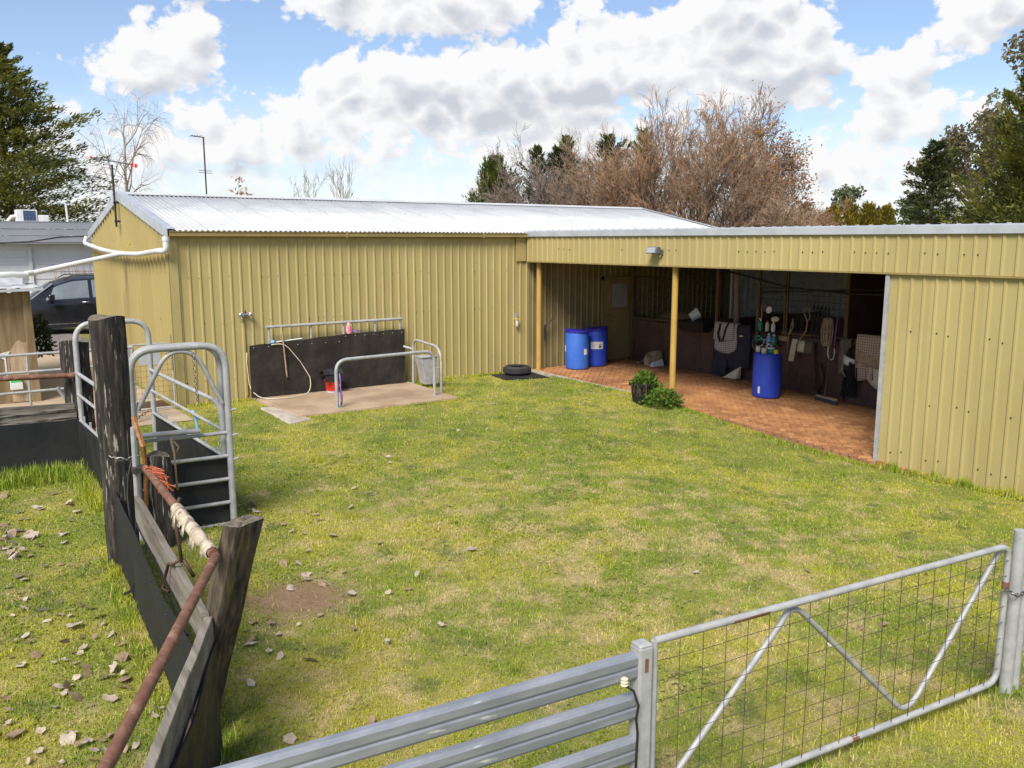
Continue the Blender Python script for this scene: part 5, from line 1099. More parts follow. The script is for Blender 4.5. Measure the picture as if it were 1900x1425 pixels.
vp = thing('vent_pipe', 'thin white bent vent pipe on the house roof', 'pipe', (5.1, HY + 1, 3.75)); pipe('pipe', vp, 'pvc', [(5.2, HY + 1, 3.75), (5.17, HY + 1, 4.42), (5.12, HY + 1, 4.46), (5.06, HY + 1, 4.44)], .035, 8)
b = MB().tube([(-4, 26, 2.95), (1.5, 26.0, 3.0), (2.9, 25.9, 3.08), (3.6, 25.6, 3.2), (4.0, 24.6, 3.22)], .022, 6); obj('power_cable', b, 'black', smooth=1, label='thick black cable looping from the shed corner to the left', cat='cable')

# ---------------------------------------------------------------- black car
car = thing('parked_car', 'black estate car parked nose left behind the shed', 'car', (4.3, 29.4, .36))
CL = [  # x from nose, lower z, shoulder z, half width, roof z, roof half width
    (0.00, .42, .62, .62, None, None), (0.12, .28, .74, .80, None, None), (0.5, .22, .86, .92, None, None), (1.0, .21, .94, .965, None, None), (1.45, .21, .99, .975, None, None),
    (2.0, .21, 1.02, .98, None, None), (3.0, .21, 1.04, .98, None, None), (4.0, .21, 1.07, .97, None, None), (4.6, .25, 1.08, .93, None, None), (4.85, .36, 1.02, .84, None, None)]
cx0, cy0, cz0 = 1.75, 29.5, gz(3, 29.5) + .014
rows = []
for x, zl, zs, hw, _, _ in CL:
    prof = [(-hw * .86, zl), (-hw * .99, zl + .06), (-hw, zl + .3 * (zs - zl)), (-hw * 1.0, zl + .62 * (zs - zl)), (-hw * .975, zs - .05), (-hw * .93, zs), (0, zs + .035), (hw * .93, zs), (hw * .975, zs - .05), (hw, zl + .62 * (zs - zl)), (hw, zl + .3 * (zs - zl)), (hw * .99, zl + .06), (hw * .86, zl)]
    rows.append([(cx0 + x, cy0 + p, cz0 + z) for p, z in prof])
bd_ = MB().grid(rows); bd_.f.append(tuple(range(12, -1, -1))); k = len(rows) * 13; bd_.f.append(tuple(range(k - 13, k)))
obj('body', bd_, 'car_paint', car, smooth=2)
GL = [(1.30, .99, .80, .99), (2.05, 1.02, .74, 1.50), (2.5, 1.03, .70, 1.64), (3.2, 1.04, .69, 1.68), (3.9, 1.06, .68, 1.64), (4.5, 1.06, .66, 1.50), (4.78, 1.06, .74, 1.09)]
rows = []
for x, zb_, hw, zr in GL: rows.append([(cx0 + x, cy0 - min(.90, hw + .16), cz0 + zb_), (cx0 + x, cy0 - hw, cz0 + max(zr - .05, zb_)), (cx0 + x, cy0 - hw * .8, cz0 + zr), (cx0 + x, cy0, cz0 + zr + .02), (cx0 + x, cy0 + hw * .8, cz0 + zr), (cx0 + x, cy0 + hw, cz0 + max(zr - .05, zb_)), (cx0 + x, cy0 + min(.90, hw + .16), cz0 + zb_)])
obj('cabin', MB().grid(rows), 'car_paint', car, smooth=2)
def side_pt(x, v, s, out=.012):     # point on the greenhouse side
    for (xa, za, ha, ra), (xb, zb_, hb, rb2) in zip(GL[:-1], GL[1:]):
        if xa <= x <= xb:
            t = (x - xa) / (xb - xa); zb2 = za + (zb_ - za) * t; hw = ha + (hb - ha) * t; zr = max(ra + (rb2 - ra) * t - .05, zb2); lo_ = min(.90, hw + .16); return (cx0 + x, cy0 + s * (lo_ + (hw - lo_) * v + out), cz0 + zb2 + (zr - zb2) * v)
for s in (-1, 1):
    for xa, xb, nm in ((1.75, 2.92, 'front_window'), (3.02, 3.85, 'rear_window'), (3.93, 4.4, 'quarter_window')):
        rows = [[side_pt(xa + (xb - xa) * i / 6, v, s) for i in range(7)] for v in (.05, .5, .92)]
        w_ = obj(nm, MB().grid(rows), 'car_glass', car)
        if s < 0: obj('trim_strip', MB().tube([side_pt(xa + (xb - xa) * i / 6, .02, s, .02) for i in range(7)], .012, 5), 'chrome', w_)
    mi = part('mirror', car, 'car_paint', 'hexa', [(cx0 + 1.78, cy0 + s * 1.0, cz0 + 1.03), (cx0 + 1.95, cy0 + s * 1.0, cz0 + 1.03), (cx0 + 1.95, cy0 + s * 1.19, cz0 + 1.03), (cx0 + 1.78, cy0 + s * 1.19, cz0 + 1.03)], [(cx0 + 1.80, cy0 + s * .98, cz0 + 1.19), (cx0 + 1.96, cy0 + s * .98, cz0 + 1.19), (cx0 + 1.96, cy0 + s * 1.17, cz0 + 1.19), (cx0 + 1.80, cy0 + s * 1.17, cz0 + 1.19)], bevel=.03)
    for x in (2.7, 3.72):
        d_ = part('door_seam', car, 'car_trim', 'box', cx0 + x + .25, cx0 + x + .258, cy0 + s * .982 - .002, cy0 + s * .982 + .002, cz0 + .34, cz0 + 1.0)
        part('handle', car, 'chrome', 'tube', [(cx0 + x, cy0 + s * .985, cz0 + .93), (cx0 + x + .09, cy0 + s * 1.01, cz0 + .935), (cx0 + x + .18, cy0 + s * .985, cz0 + .93)], .014, 6)
    pipe('roof_rail', car, 'car_trim', [(cx0 + 2.3, cy0 + s * .64, cz0 + 1.60), (cx0 + 2.5, cy0 + s * .63, cz0 + 1.71), (cx0 + 4.0, cy0 + s * .62, cz0 + 1.70), (cx0 + 4.3, cy0 + s * .62, cz0 + 1.60)], .018, 6)
    part('sill', car, 'car_trim', 'box', cx0 + 1.2, cx0 + 3.9, cy0 + s * .975 - .02, cy0 + s * .975 + .02, cz0 + .19, cz0 + .30)
    part('sill_trim', car, 'chrome', 'box', cx0 + 1.3, cx0 + 3.8, cy0 + s * .985 - .015, cy0 + s * .985 + .015, cz0 + .302, cz0 + .322)
    part('headlight', car, 'lamp_glass', 'box', cx0 + .06, cx0 + .45, cy0 + s * .72 - .08, cy0 + s * .72 + .08, cz0 + .66, cz0 + .78, bevel=.02)
    for x in (.95, 3.88):
        w_ = part('wheel', car, 'tyre', 'tube', [(cx0 + x, cy0 + s * .74, cz0 + .345), (cx0 + x, cy0 + s * .76, cz0 + .345), (cx0 + x, cy0 + s * .97, cz0 + .345), (cx0 + x, cy0 + s * .99, cz0 + .345)], [.32, .345, .345, .32], 24, smooth=2)
        part('rim', w_, 'chrome', 'tube', [(cx0 + x, cy0 + s * .97, cz0 + .345), (cx0 + x, cy0 + s * 1.0, cz0 + .345)], [.24, .22], 16, smooth=2)
rows = [[(cx0 + 1.36 + .66 * v, cy0 + (.78 - .08 * v) * u, cz0 + 1.012 + .46 * v + .022) for u in (-1, -.5, 0, .5, 1)] for v in (0.02, .5, .98)]
obj('windscreen', MB().grid(rows), 'car_glass', car)
# ================================================================ trees
def bare_mesh(seed, H_, spread, levels=5, twig=.9, r0=None, trunks=1, droop=0.0, up=.35, nch=(4, 6), first=.18, thin=1.0, dark_levels=1):
    """returns (trunk mesh builder, twig mesh builder) of a leafless tree standing on the origin"""
    r_ = random.Random(seed); TR, TW = MB(), MB(); tips = []
    r0 = r0 or H_ * .017
    def rv(s): return Vector((r_.gauss(0, s), r_.gauss(0, s), r_.gauss(0, s)))
    def grow(p, d, L, r, lv):
        n = 4 if lv <= 1 else 3 if lv < levels - 1 else 2
        pts = [p.copy()]; rr = [r]; dd = d.copy()
        for i in range(n):
            dd = (dd + rv(.13 if lv else .05) + Vector((0, 0, (up if lv < levels - 1 else up * .5) * .28 - droop * lv * .10))).normalized()
            p = p + dd * (L / n); pts.append(p.copy()); rr.append(max(r * (1 - .62 * (i + 1) / n), .006 * thin))
        (TR if lv <= dark_levels else TW).tube(pts, rr, 6 if lv == 0 else 5 if lv == 1 else 3, False)
        if lv == levels: tips.append((pts[-1], dd)); return
        k = r_.randint(*nch) + (3 if lv == 0 else 0)
        for q in range(k):
            t = first + (1 - first) * (q + r_.random()) / k if lv == 0 else .25 + .75 * (q + r_.random()) / k
            i = min(int(t * n), n - 1); f_ = t * n - i; b0 = pts[i].lerp(pts[i + 1], f_)
            ax = (pts[i + 1] - pts[i]).normalized(); o = ax.orthogonal().normalized(); o = Matrix.Rotation(r_.uniform(0, 6.28), 3, ax) @ o
            ang = r_.uniform(.45, 1.0) * spread; nd = (ax * math.cos(ang) + o * math.sin(ang)).normalized()
            grow(b0, nd, L * r_.uniform(.42, .68) * (1.15 - .45 * t if lv == 0 else 1), rr[min(i, n)] * .55, lv + 1)
    for q in range(trunks):
        a = r_.uniform(0, 6.28); d = Vector((math.cos(a) * .35, math.sin(a) * .35, 1)).normalized() if trunks > 1 else Vector((r_.gauss(0, .04), r_.gauss(0, .04), 1)).normalized()
        grow(Vector((math.cos(a) * .15, math.sin(a) * .15, 0)) if trunks > 1 else Vector((0, 0, 0)), d, H_ * (.62 if trunks == 1 else .5), r0 if trunks == 1 else r0 * .6, 0)
    zmax = max(p[2] for p in TW.v); s = H_ / zmax
    TR.v = [(x * s, y * s, z * s) for x, y, z in TR.v]; TW.v = [(x * s, y * s, z * s) for x, y, z in TW.v]
    return TR, TW, [(p * s, d) for p, d in tips]
def place(mb, loc, rz=0, sc=(1, 1, 1)):
    o = MB(); c, s = math.cos(rz), math.sin(rz); o.f = mb.f
    o.v = [(loc[0] + (x * c - y * s) * sc[0], loc[1] + (x * s + y * c) * sc[1], loc[2] + z * sc[2]) for x, y, z in mb.v]; return o
def bare_tree(name, label, loc, H_, seed, spread=.8, m_tr='bark_dark', m_tw='bark_twig', group=None, leaves=None, leaf_m='autumn_leaf', sc=(1, 1, 1), **kw):
    th = thing(name, label, 'tree', loc, group); TR, TW, tips = bare_mesh(seed, H_, spread, **kw)
    obj('trunk', place(TR, loc, 0, sc), m_tr, th, smooth=1); obj('crown', place(TW, loc, 0, sc), m_tw, th)
    if leaves:
        r_ = random.Random(seed + 1); b = MB(); fn, per, size = leaves
        for p, d in tips:
            pr_ = fn(p)
            for _ in range(per):
                if r_.random() < pr_:
                    q = Vector((loc[0] + p.x * sc[0], loc[1] + p.y * sc[1], loc[2] + p.z * sc[2])) + Vector((r_.gauss(0, .18), r_.gauss(0, .18), r_.gauss(0, .16)))
                    a = Vector((r_.gauss(0, 1), r_.gauss(0, 1), r_.gauss(0, 1))).normalized(); s_ = a.orthogonal().normalized(); L = size * r_.uniform(.6, 1.3)
                    b.quad(q, q + a * L * .5 + s_ * L * .35, q + a * L, q + a * L * .5 - s_ * L * .35)
        if b.v: obj('leaves', b, leaf_m, th)
    return th
def conifer(name, label, loc, H_, rad, seed, m='cedar_leaf', nb=130, per=110, leaf=.22, shape=.75, base=.08, tilt=.12, group=None, droop=.25, lumpy=.25, trunk_r=None, off=(0, 0)):
    r_ = np.random.RandomState(seed); th = thing(name, label, 'tree', loc, group); L0 = Vector(loc)
    tr = MB(); tr.tube([L0, L0 + Vector((.03 * H_ * r_.normal() * .3, 0, H_ * .5)), L0 + Vector((0, 0, H_ * .97))], [trunk_r or H_ * .022, H_ * .013, .02], 7)
    obj('trunk', tr, 'bark_dark', th, smooth=1); fo = MB(); li = MB()
    for i in range(nb):
        t = base + (1 - base) * ((i + r_.rand()) / nb) ** .92; z = H_ * t; a = i * 2.399 + r_.normal() * .3
        Lb = rad * (1 - t) ** shape * r_.uniform(.72, 1.12) * (1 + lumpy * math.sin(3 * a + seed) * math.cos(t * 17 + seed)) + .12
        el = tilt + .5 * t + r_.normal() * .1; d = Vector((math.cos(a) * math.cos(el), math.sin(a) * math.cos(el), math.sin(el))); s_ = Vector((-math.sin(a), math.cos(a), 0)); u_ = d.cross(s_)
        p0 = L0 + Vector((0, 0, z)); pe = p0 + d * Lb - Vector((0, 0, droop * Lb * .35))
        if i % 2 == 0: li.tube([p0, p0.lerp(pe, .5) + Vector((0, 0, .04 * Lb)), pe], [max(.008 * Lb, .012) * 1.6, .012, .006], 3, False)
        k = int(per * (.25 + .75 * Lb / rad))
        for q in range(k):
            v = r_.beta(1.8, 1.1); w = r_.normal() * .20 * Lb * (1.1 - .65 * v) * (1 if Lb > .5 else 1.5); p = p0 + d * (Lb * v) + s_ * w + Vector((0, 0, -droop * Lb * .35 * v * v - abs(w) * .28 + r_.normal() * .04 * (1 + Lb * .35)))
            ax = (d * r_.uniform(.4, 1) + s_ * (np.sign(w) * r_.uniform(0, .9)) + Vector((0, 0, r_.normal() * .35))).normalized(); sd = ax.cross(Vector((r_.normal() * .5, r_.normal() * .5, 1))).normalized(); L = leaf * r_.uniform(.55, 1.35)
            fo.quad(p - ax * L * .4, p + sd * L * .15, p + ax * L * .6, p - sd * L * .15)
    obj('crown', fo, m, th); obj('limbs', li, 'bark_dark', th); return th
def gum(name, label, loc, H_, rad, seed, m='gum_leaf', clumps=26, per=190, leaf=.28, group=None, cs=.16, base=.4):
    r_ = np.random.RandomState(seed); th = thing(name, label, 'tree', loc, group); L0 = Vector(loc); tr = MB(); fo = MB()
    top = L0 + Vector((r_.normal() * .3, r_.normal() * .3, H_ * .7)); tr.tube([L0, L0.lerp(top, .5) + Vector((r_.normal() * .25, r_.normal() * .25, 0)), top], [H_ * .022, H_ * .015, H_ * .008], 7)
    for c in range(clumps):
        a = c * 2.4 + r_.normal() * .4; t = base + (1 - base) * r_.rand(); rr = rad * (math.sin(math.pi * min(t * .85 + .12, 1)) ** .7) * r_.uniform(.45, 1.0)
        cc = L0 + Vector((math.cos(a) * rr, math.sin(a) * rr, H_ * t)); cs_ = H_ * cs * r_.uniform(.6, 1.15)
        tr.tube([L0.lerp(top, .35 + .5 * t), L0.lerp(top, .4 + .5 * t).lerp(cc, .5) + Vector((0, 0, -.2)), cc], [H_ * .007, H_ * .005, .012], 4, False)
        for q in range(per):
            g_ = r_.normal(size=3); g_ /= np.linalg.norm(g_); k = r_.rand() ** .45; p = cc + Vector((g_[0] * cs_ * k, g_[1] * cs_ * k, g_[2] * cs_ * .68 * k))
            ax = Vector((r_.normal() * .6, r_.normal() * .6, -abs(r_.normal()) * .6 + r_.normal() * .3)).normalized(); sd = ax.orthogonal().normalized(); sd = Matrix.Rotation(r_.uniform(0, 6.28), 3, ax) @ sd; L = leaf * r_.uniform(.5, 1.3)
            fo.quad(p, p + ax * L * .5 + sd * L * .28, p + ax * L, p + ax * L * .5 - sd * L * .28)
    obj('trunk', tr, 'bark_gum', th, smooth=1); obj('crown', fo, m, th); return th

conifer('cedar_tree', 'tall broad cedar rising behind the house at far left', (4.9, 51.6, .3), 12.5, 7.0, 3, 'cedar_leaf', nb=240, per=400, leaf=.27, shape=.72, lumpy=.3, droop=.2)
bare_tree('birch_tree', 'leafless pale weeping birch behind the shed gable', (11.9, 58.9, 0), 12.6, 5, .95, 'bark_birch', 'bark_grey', levels=4, nch=(4, 5), droop=.75, up=.12, first=.28, thin=.9, sc=(.52, .52, 1))
bare_tree('bare_tree', 'small bare tree crown just above the white roof, left of the pair', (19.2, 47.7, 0), 7.2, 8, .7, 'bark_grey', 'bark_grey', levels=4, nch=(3, 5), up=.7, thin=1.5, sc=(.75, .75, 1))
bare_tree('bare_tree', 'small upright bare tree above the white roof, right of the pair', (21.1, 46.3, 0), 8.0, 12, .55, 'bark_grey', 'bark_grey', levels=4, nch=(3, 5), up=.8, thin=1.6, sc=(.7, .7, 1))
bare_tree('bare_tree', 'reddish leaved treetop peeping over the white roof ridge', (15.5, 47.8, 0), 6.4, 15, .5, 'bark_grey', 'bark_grey', levels=3, nch=(3, 4), up=.8, thin=1.4, sc=(.4, .4, 1), leaves=(lambda p: .9 if p.z > 4.6 else .2, 10, .22), leaf_m='dead_leaf_brown')
conifer('cypress_tree', 'small bright green cypress just behind the roof ridge', (22.5, 33.1, 0), 6.6, 3.2, 21, 'cypress_leaf', nb=200, per=190, leaf=.2, shape=.62, tilt=.75, droop=0, lumpy=.2)
conifer('spruce_tree', 'dark conifer left of the gap above the brown trees', (34.0, 43.2, 0), 8.7, 3.4, 23, 'dark_conifer_leaf', nb=120, per=120, leaf=.30, shape=.7, tilt=.35, droop=.1, lumpy=.5)
conifer('spruce_tree', 'dark conifer tip leaning out at the left of the conifers', (33.0, 43.9, 0), 8.7, 2.8, 24, 'dark_conifer_leaf', nb=90, per=110, leaf=.28, shape=.6, tilt=.4, droop=.1, lumpy=.5)
conifer('spruce_tree', 'greenest of the conifer tips above the brown trees', (34.9, 43.4, 0), 9.4, 2.8, 26, 'cypress_leaf', nb=100, per=110, leaf=.28, shape=.6, tilt=.4, droop=.1, lumpy=.4)
conifer('spruce_tree', 'dark conifer standing alone right of the gap in the conifers', (36.7, 41.4, 0), 9.3, 3.0, 29, 'dark_conifer_leaf', nb=120, per=120, leaf=.28, shape=.5, tilt=.5, droop=.1, lumpy=.5)
conifer('spruce_tree', 'olive conifer beside the tall brown tree', (38.4, 40.2, 0), 9.7, 2.6, 31, 'cypress_leaf', nb=100, per=100, leaf=.28, shape=.5, tilt=.5, droop=.1, lumpy=.5)
BG = 'bare brown trees behind the shed'
specs = [('rounded grey brown bare tree at the left end of the thicket', (23.9, 30.0, 0), 8.0, 41, .85, 'bark_grey', dict(levels=5, nch=(3, 5), trunks=4, sc=(.9, .9, 1))),
         ('bare brown tree between the conifers and the tall crown', (25.3, 29.2, 0), 8.0, 43, .85, 'bark_twig', dict(levels=5, nch=(3, 5), trunks=4, sc=(.95, .95, 1))),
         ('low bare brown tree in front of the dark lone conifer', (26.0, 27.6, 0), 7.6, 47, .85, 'bark_twig_red', dict(levels=5, nch=(3, 5), trunks=4, sc=(.95, .95, 1))),
         ('tallest bare tree with reddish twigs in the middle of the thicket', (27.9, 26.9, 0), 9.7, 51, .68, 'bark_twig_red', dict(levels=5, nch=(3, 5), trunks=4, up=.55)),
         ('dark stemmed bare tree right of the tallest crown', (29.6, 26.2, 0), 8.4, 53, .75, 'bark_twig', dict(levels=5, nch=(3, 5), trunks=4, up=.5)),
         ('bare tree with curving dark limbs before the autumn tree', (31.4, 26.2, 0), 8.2, 57, .8, 'bark_twig_red', dict(levels=5, nch=(3, 5), trunks=3, up=.45)),
         ('low dense brown thicket tree behind the wing roof', (30.2, 24.0, 0), 5.6, 59, .9, 'bark_twig', dict(levels=5, nch=(3, 5), trunks=5)),
         ('low brown thicket tree at the foot of the autumn tree', (33.2, 24.2, 0), 5.4, 61, .9, 'bark_twig_red', dict(levels=5, nch=(3, 5), trunks=5))]
for lab, loc, h, sd_, spd, mtw, kw in specs: bare_tree('bare_tree', lab, loc, h, sd_, spd, 'bark_dark', mtw, group=BG, thin=1.05, dark_levels=2, **kw)
bare_tree('autumn_tree', 'thin dark branched tree holding orange autumn leaves on its right side', (35.5, 26.2, 0), 10.6, 71, .78, 'bark_dark', 'bark_grey', levels=4, nch=(4, 6), trunks=2, up=.5, thin=1.5, sc=(.95, .95, 1),
          leaves=(lambda p: (.95 if (p.x * .82 - p.y * .57 > .2 and p.z < 6) else .22 if p.z < 8.5 else .05), 13, .14))
for i, (dx, h, sc) in enumerate(((-1.1, 4.15, .5), (-.35, 4.35, .55), (.5, 4.3, .6), (1.35, 4.15, .5))):
    lb_ = ['golden conifer shrub at the left of the four on the roofline', 'second golden conifer shrub from the left on the roofline', 'third golden conifer shrub from the left on the roofline', 'rightmost golden conifer shrub on the roofline'][i]
    conifer('golden_conifer', lb_, (36.0 + dx * .82, 23.6 - dx * .57, 0), h + .25, 1.25, 80 + i, 'gold_leaf', nb=110, per=110, leaf=.17, shape=.38, tilt=.7, droop=0, group='golden conifers on the roofline')
conifer('cedar_tree', 'slender small cedar with bare lower trunk right of the gold shrubs', (43.5, 24.3, 0), 8.0, 2.2, 91, 'dark_conifer_leaf', nb=70, per=150, leaf=.26, shape=.45, base=.42, tilt=.05, droop=.5, lumpy=.5, trunk_r=.09)
conifer('cedar_tree', 'big dense olive conifer filling the right edge', (39.9, 17.6, 0), 10.6, 4.3, 95, 'cedar_leaf', nb=210, per=330, leaf=.27, shape=.6, base=.02, tilt=.45, droop=.05, lumpy=.3)
conifer('cedar_tree', 'lower spreading conifer in front of the far gums', (42.5, 21.4, 0), 4.6, 2.3, 97, 'cedar_leaf', nb=90, per=180, leaf=.22, shape=.6, base=.02, tilt=.3, droop=.1)
gum('gum_tree', 'brown leaved gum tree crown behind the right conifers', (60.3, 30.8, 0), 11.2, 4.6, 101, clumps=34, per=200, leaf=.34, cs=.12)
gum('gum_tree', 'taller brown gum crown beyond the right edge conifer', (59.5, 26.5, 0), 16.0, 4.2, 103, clumps=30, per=200, leaf=.36, cs=.10)
ORD = ['first', 'second', 'third', 'fourth', 'fifth', 'sixth', 'seventh', 'eighth', 'ninth', 'last']
FG = 'far gum trees on the hill line'
for i, (px, hh, w) in enumerate(((-21, 7.6, 3), (-16, 8.6, 4.2), (-11, 10.6, 4.0), (-7.5, 10.2, 3.2), (-3.5, 7.4, 3), (1, 9.4, 3.4), (5, 9.8, 3.2), (9, 8.2, 4), (14, 9.5, 4.2), (19, 9.0, 4))):
    x, y = 138.8 + px * .82 + (i % 3) * 4, 85.5 - px * .57
    gum('far_gum', ORD[i] + ' far gum from the left on the skyline above the wing roof', (x, y, gz(x, y) - .5), hh + 1.6, w + .6, 120 + i, 'far_leaf', clumps=12, per=70, leaf=.8, cs=.17, group=FG, base=.35)
for (x, y, h, lab) in ((83.5, 51.2, 6.4, 'thin pale power pole near the golden shrubs'), (89.2, 47.1, 6.2, 'thin pale power pole near the right conifers')):
    pp = thing('power_pole', lab, 'pole', (x, y, 0)); pipe('pole', pp, 'bark_birch', [(x, y, -.5), (x, y, h)], .13, 7); pipe('crossarm', pp, 'bark_birch', [(x - .7, y + .5, h - .35), (x + .7, y - .5, h - .35)], .06, 5)
# ================================================================ grass
def blade_material(name, longer=False):
    m = bpy.data.materials.new(name); m.use_nodes = True; t = m.node_tree; b = t.nodes['Principled BSDF']; b.inputs['Roughness'].default_value = .6; b.inputs['Specular IOR Level'].default_value = .25
    ge = t.nodes.new('ShaderNodeNewGeometry'); c = grass_color(t, ge.outputs['Position'], True)
    at = t.nodes.new('ShaderNodeAttribute'); at.attribute_name = 'tone'
    c = MIX(t, MR(t, at.outputs['Fac'], .88, .98, 0, .8), c, (.52, .44, .20))
    hs2 = t.nodes.new('ShaderNodeHueSaturation'); t.links.new(c, hs2.inputs['Color']); t.links.new(MR(t, at.outputs['Fac'], 0, 1, .74, 1.22, False), hs2.inputs['Value'])
    t.links.new(hs2.outputs[0], b.inputs['Base Color'])
    tr = t.nodes.new('ShaderNodeBsdfTranslucent'); t.links.new(hs2.outputs[0], tr.inputs[0]); mx = t.nodes.new('ShaderNodeMixShader'); mx.inputs[0].default_value = .28
    t.links.new(b.outputs[0], mx.inputs[1]); t.links.new(tr.outputs[0], mx.inputs[2]); t.links.new(mx.outputs[0], t.nodes['Material Output'].inputs[0]); MAT[name] = m
blade_material('grass_blade')
gzv = np.vectorize(gz)
def blades(name, X, Y, hgt, wid, seed, label, lean=.55, mat_='grass_blade', zoff=0, tone_bias=0):
    r_ = np.random.RandomState(seed); n = len(X); Z = gzv(X, Y) + zoff
    a = r_.uniform(0, 2 * np.pi, n); ln = np.abs(r_.normal(0, lean, n)) * hgt; la = r_.uniform(0, 2 * np.pi, n)
    bx, by = np.cos(a) * wid / 2, np.sin(a) * wid / 2
    mx_, my_ = np.cos(la) * ln * .35, np.sin(la) * ln * .35; tx, ty = np.cos(la) * ln, np.sin(la) * ln; tz = np.sqrt(np.maximum(hgt ** 2 - ln ** 2, (hgt * .35) ** 2))
    V = np.empty((n, 5, 3)); V[:, 0] = np.stack([X - bx, Y - by, Z - .005], 1); V[:, 1] = np.stack([X + bx, Y + by, Z - .005], 1)
    V[:, 2] = np.stack([X + mx_ + bx * .8, Y + my_ + by * .8, Z + tz * .55], 1); V[:, 3] = np.stack([X + mx_ - bx * .8, Y + my_ - by * .8, Z + tz * .55], 1); V[:, 4] = np.stack([X + tx, Y + ty, Z + tz], 1)
    me = bpy.data.meshes.new(name); me.vertices.add(n * 5); me.vertices.foreach_set('co', V.reshape(-1).astype(np.float32))
    base = (np.arange(n) * 5)[:, None]; lp = np.concatenate([base + np.array([[0, 1, 2, 3]]), base + np.array([[3, 2, 4]])], 1).reshape(-1)
    me.loops.add(n * 7); me.loops.foreach_set('vertex_index', lp.astype(np.int32)); me.polygons.add(n * 2)
    ls = (np.arange(n) * 7)[:, None] + np.array([[0, 4]]); me.polygons.foreach_set('loop_start', ls.reshape(-1).astype(np.int32)); 
    me.update(calc_edges=True); me.validate()
    at = me.attributes.new('tone', 'FLOAT', 'POINT'); at.data.foreach_set('value', np.clip(np.repeat(r_.rand(n) + tone_bias, 5), 0, 1).astype(np.float32))
    o = link(name, me, mat_, None, (0, 0, 0)); return tag(o, label, 'grass', None, 'stuff')
rg_ = np.random.RandomState(5)
def allowed(X, Y):
    k = (X < 12.16) & (Y < 16.64) & ~((X > 5.5) & (X < 8.9) & (Y > 14.34)) & ~((X > 5.26) & (X < 5.62) & (Y > 14.0) & (Y < 15.6)) & ~((X > 1.2) & (X < 4.05) & (Y > 15.28))
    k &= ~((X > 11.0) & (X < 12.05) & (Y > 15.75) & (Y < 16.4)) & ~((X < 1.2) & (Y > 15.6))
    d = np.hypot((X - 2.6) / .5, (Y - 6.95) / .45) + .25 * np.sin(X * 23) * np.sin(Y * 19)
    k &= rg_.rand(len(X)) > np.clip((1.25 - d) / .85, 0, .93); return k
def sample(n, x0, x1, y0, y1, fov=True):
    # density falls with distance from the standpoint of the yard gate
    X = rg_.uniform(x0, x1, n); Y = rg_.uniform(y0, y1, n); d = np.hypot(X, Y)
    keep = rg_.rand(n) < np.clip((7.0 / d) ** 1.25, .12, 1)
    az_ = np.degrees(np.arctan2(X, Y)); keep &= (az_ > -14) & (az_ < 82) & (d > 2.4)
    keep &= allowed(X, Y); return X[keep], Y[keep]
# clumpiness
def clump(X, Y, s, seed): return .5 + .25 * np.sin(X * s + seed) * np.cos(Y * s * 1.1 - seed) + .25 * np.sin(X * s * 2.3 - Y * s * 1.7 + seed * 2)
X, Y = sample(830000, -2.2, 12.2, 1.2, 16.7)
d = np.hypot(X, Y); c = clump(X, Y, 2.1, 1.3)
hg = (.014 + .020 * rg_.rand(len(X))) * (.7 + .7 * c); wd = .0046 + .00055 * d
blades('grass', X, Y, hg, wd, 11, 'short patchy green and straw lawn grass over the yard', lean=1.0)
# longer tufts along walls, posts, belts and in scattered clumps
TX, TY, TH = [], [], []
def tuft_line(x0, y0, x1, y1, n, w, h):
    t = rg_.rand(n); TX.extend(x0 + (x1 - x0) * t + rg_.normal(0, w, n)); TY.extend(y0 + (y1 - y0) * t + rg_.normal(0, w, n)); TH.extend(h * rg_.uniform(.4, 1.15, n))
tuft_line(-1.2, 12.55, 1.75, 12.5, 5200, .16, .22); tuft_line(1.72, 12.3, 1.72, 10.6, 1500, .08, .18)
tuft_line(1.42, 8.9, 1.12, 5.0, 1100, .06, .08); tuft_line(12.16, 7.4, 12.16, 4.2, 1300, .05, .10); tuft_line(12.12, 12.0, 12.12, 7.5, 2200, .06, .06)
tuft_line(8.95, 16.6, 12.0, 16.62, 900, .04, .10); tuft_line(4.15, 16.62, 5.45, 16.62, 600, .04, .08); tuft_line(5.5, 14.3, 8.85, 14.25, 900, .03, .05); tuft_line(8.92, 14.3, 9.0, 16.5, 500, .05, .08); tuft_line(12.08, 15.4, 12.08, 12.3, 900, .05, .06)
tuft_line(2.86, 2.94, 6.2, 2.55, 900, .12, .10); tuft_line(1.3, 5.1, 1.32, 5.0, 200, .1, .10)
for i in range(150):
    x, y = rg_.uniform(-.5, 11.5), rg_.uniform(2.5, 14); tuft_line(x, y, x + rg_.normal(0, .05), y + rg_.normal(0, .05), 45, .045, rg_.uniform(.05, .09))
for (x, y) in ((12.13, 7.0), (12.13, 6.35), (12.13, 5.9), (12.12, 5.3)): tuft_line(x, y, x, y + .12, 80, .04, .17)
TX, TY, TH = np.array(TX), np.array(TY), np.array(TH); k = ~((TX > 12.2) | (TY > 16.66) | (TY > 12.78) & (TX < 1.8)); TX, TY, TH = TX[k], TY[k], TH[k]
blades('grass_tufts', TX, TY, TH, .006 + .0004 * np.hypot(TX, TY), 13, 'longer grass tufts along the walls, posts and belts', lean=.45)
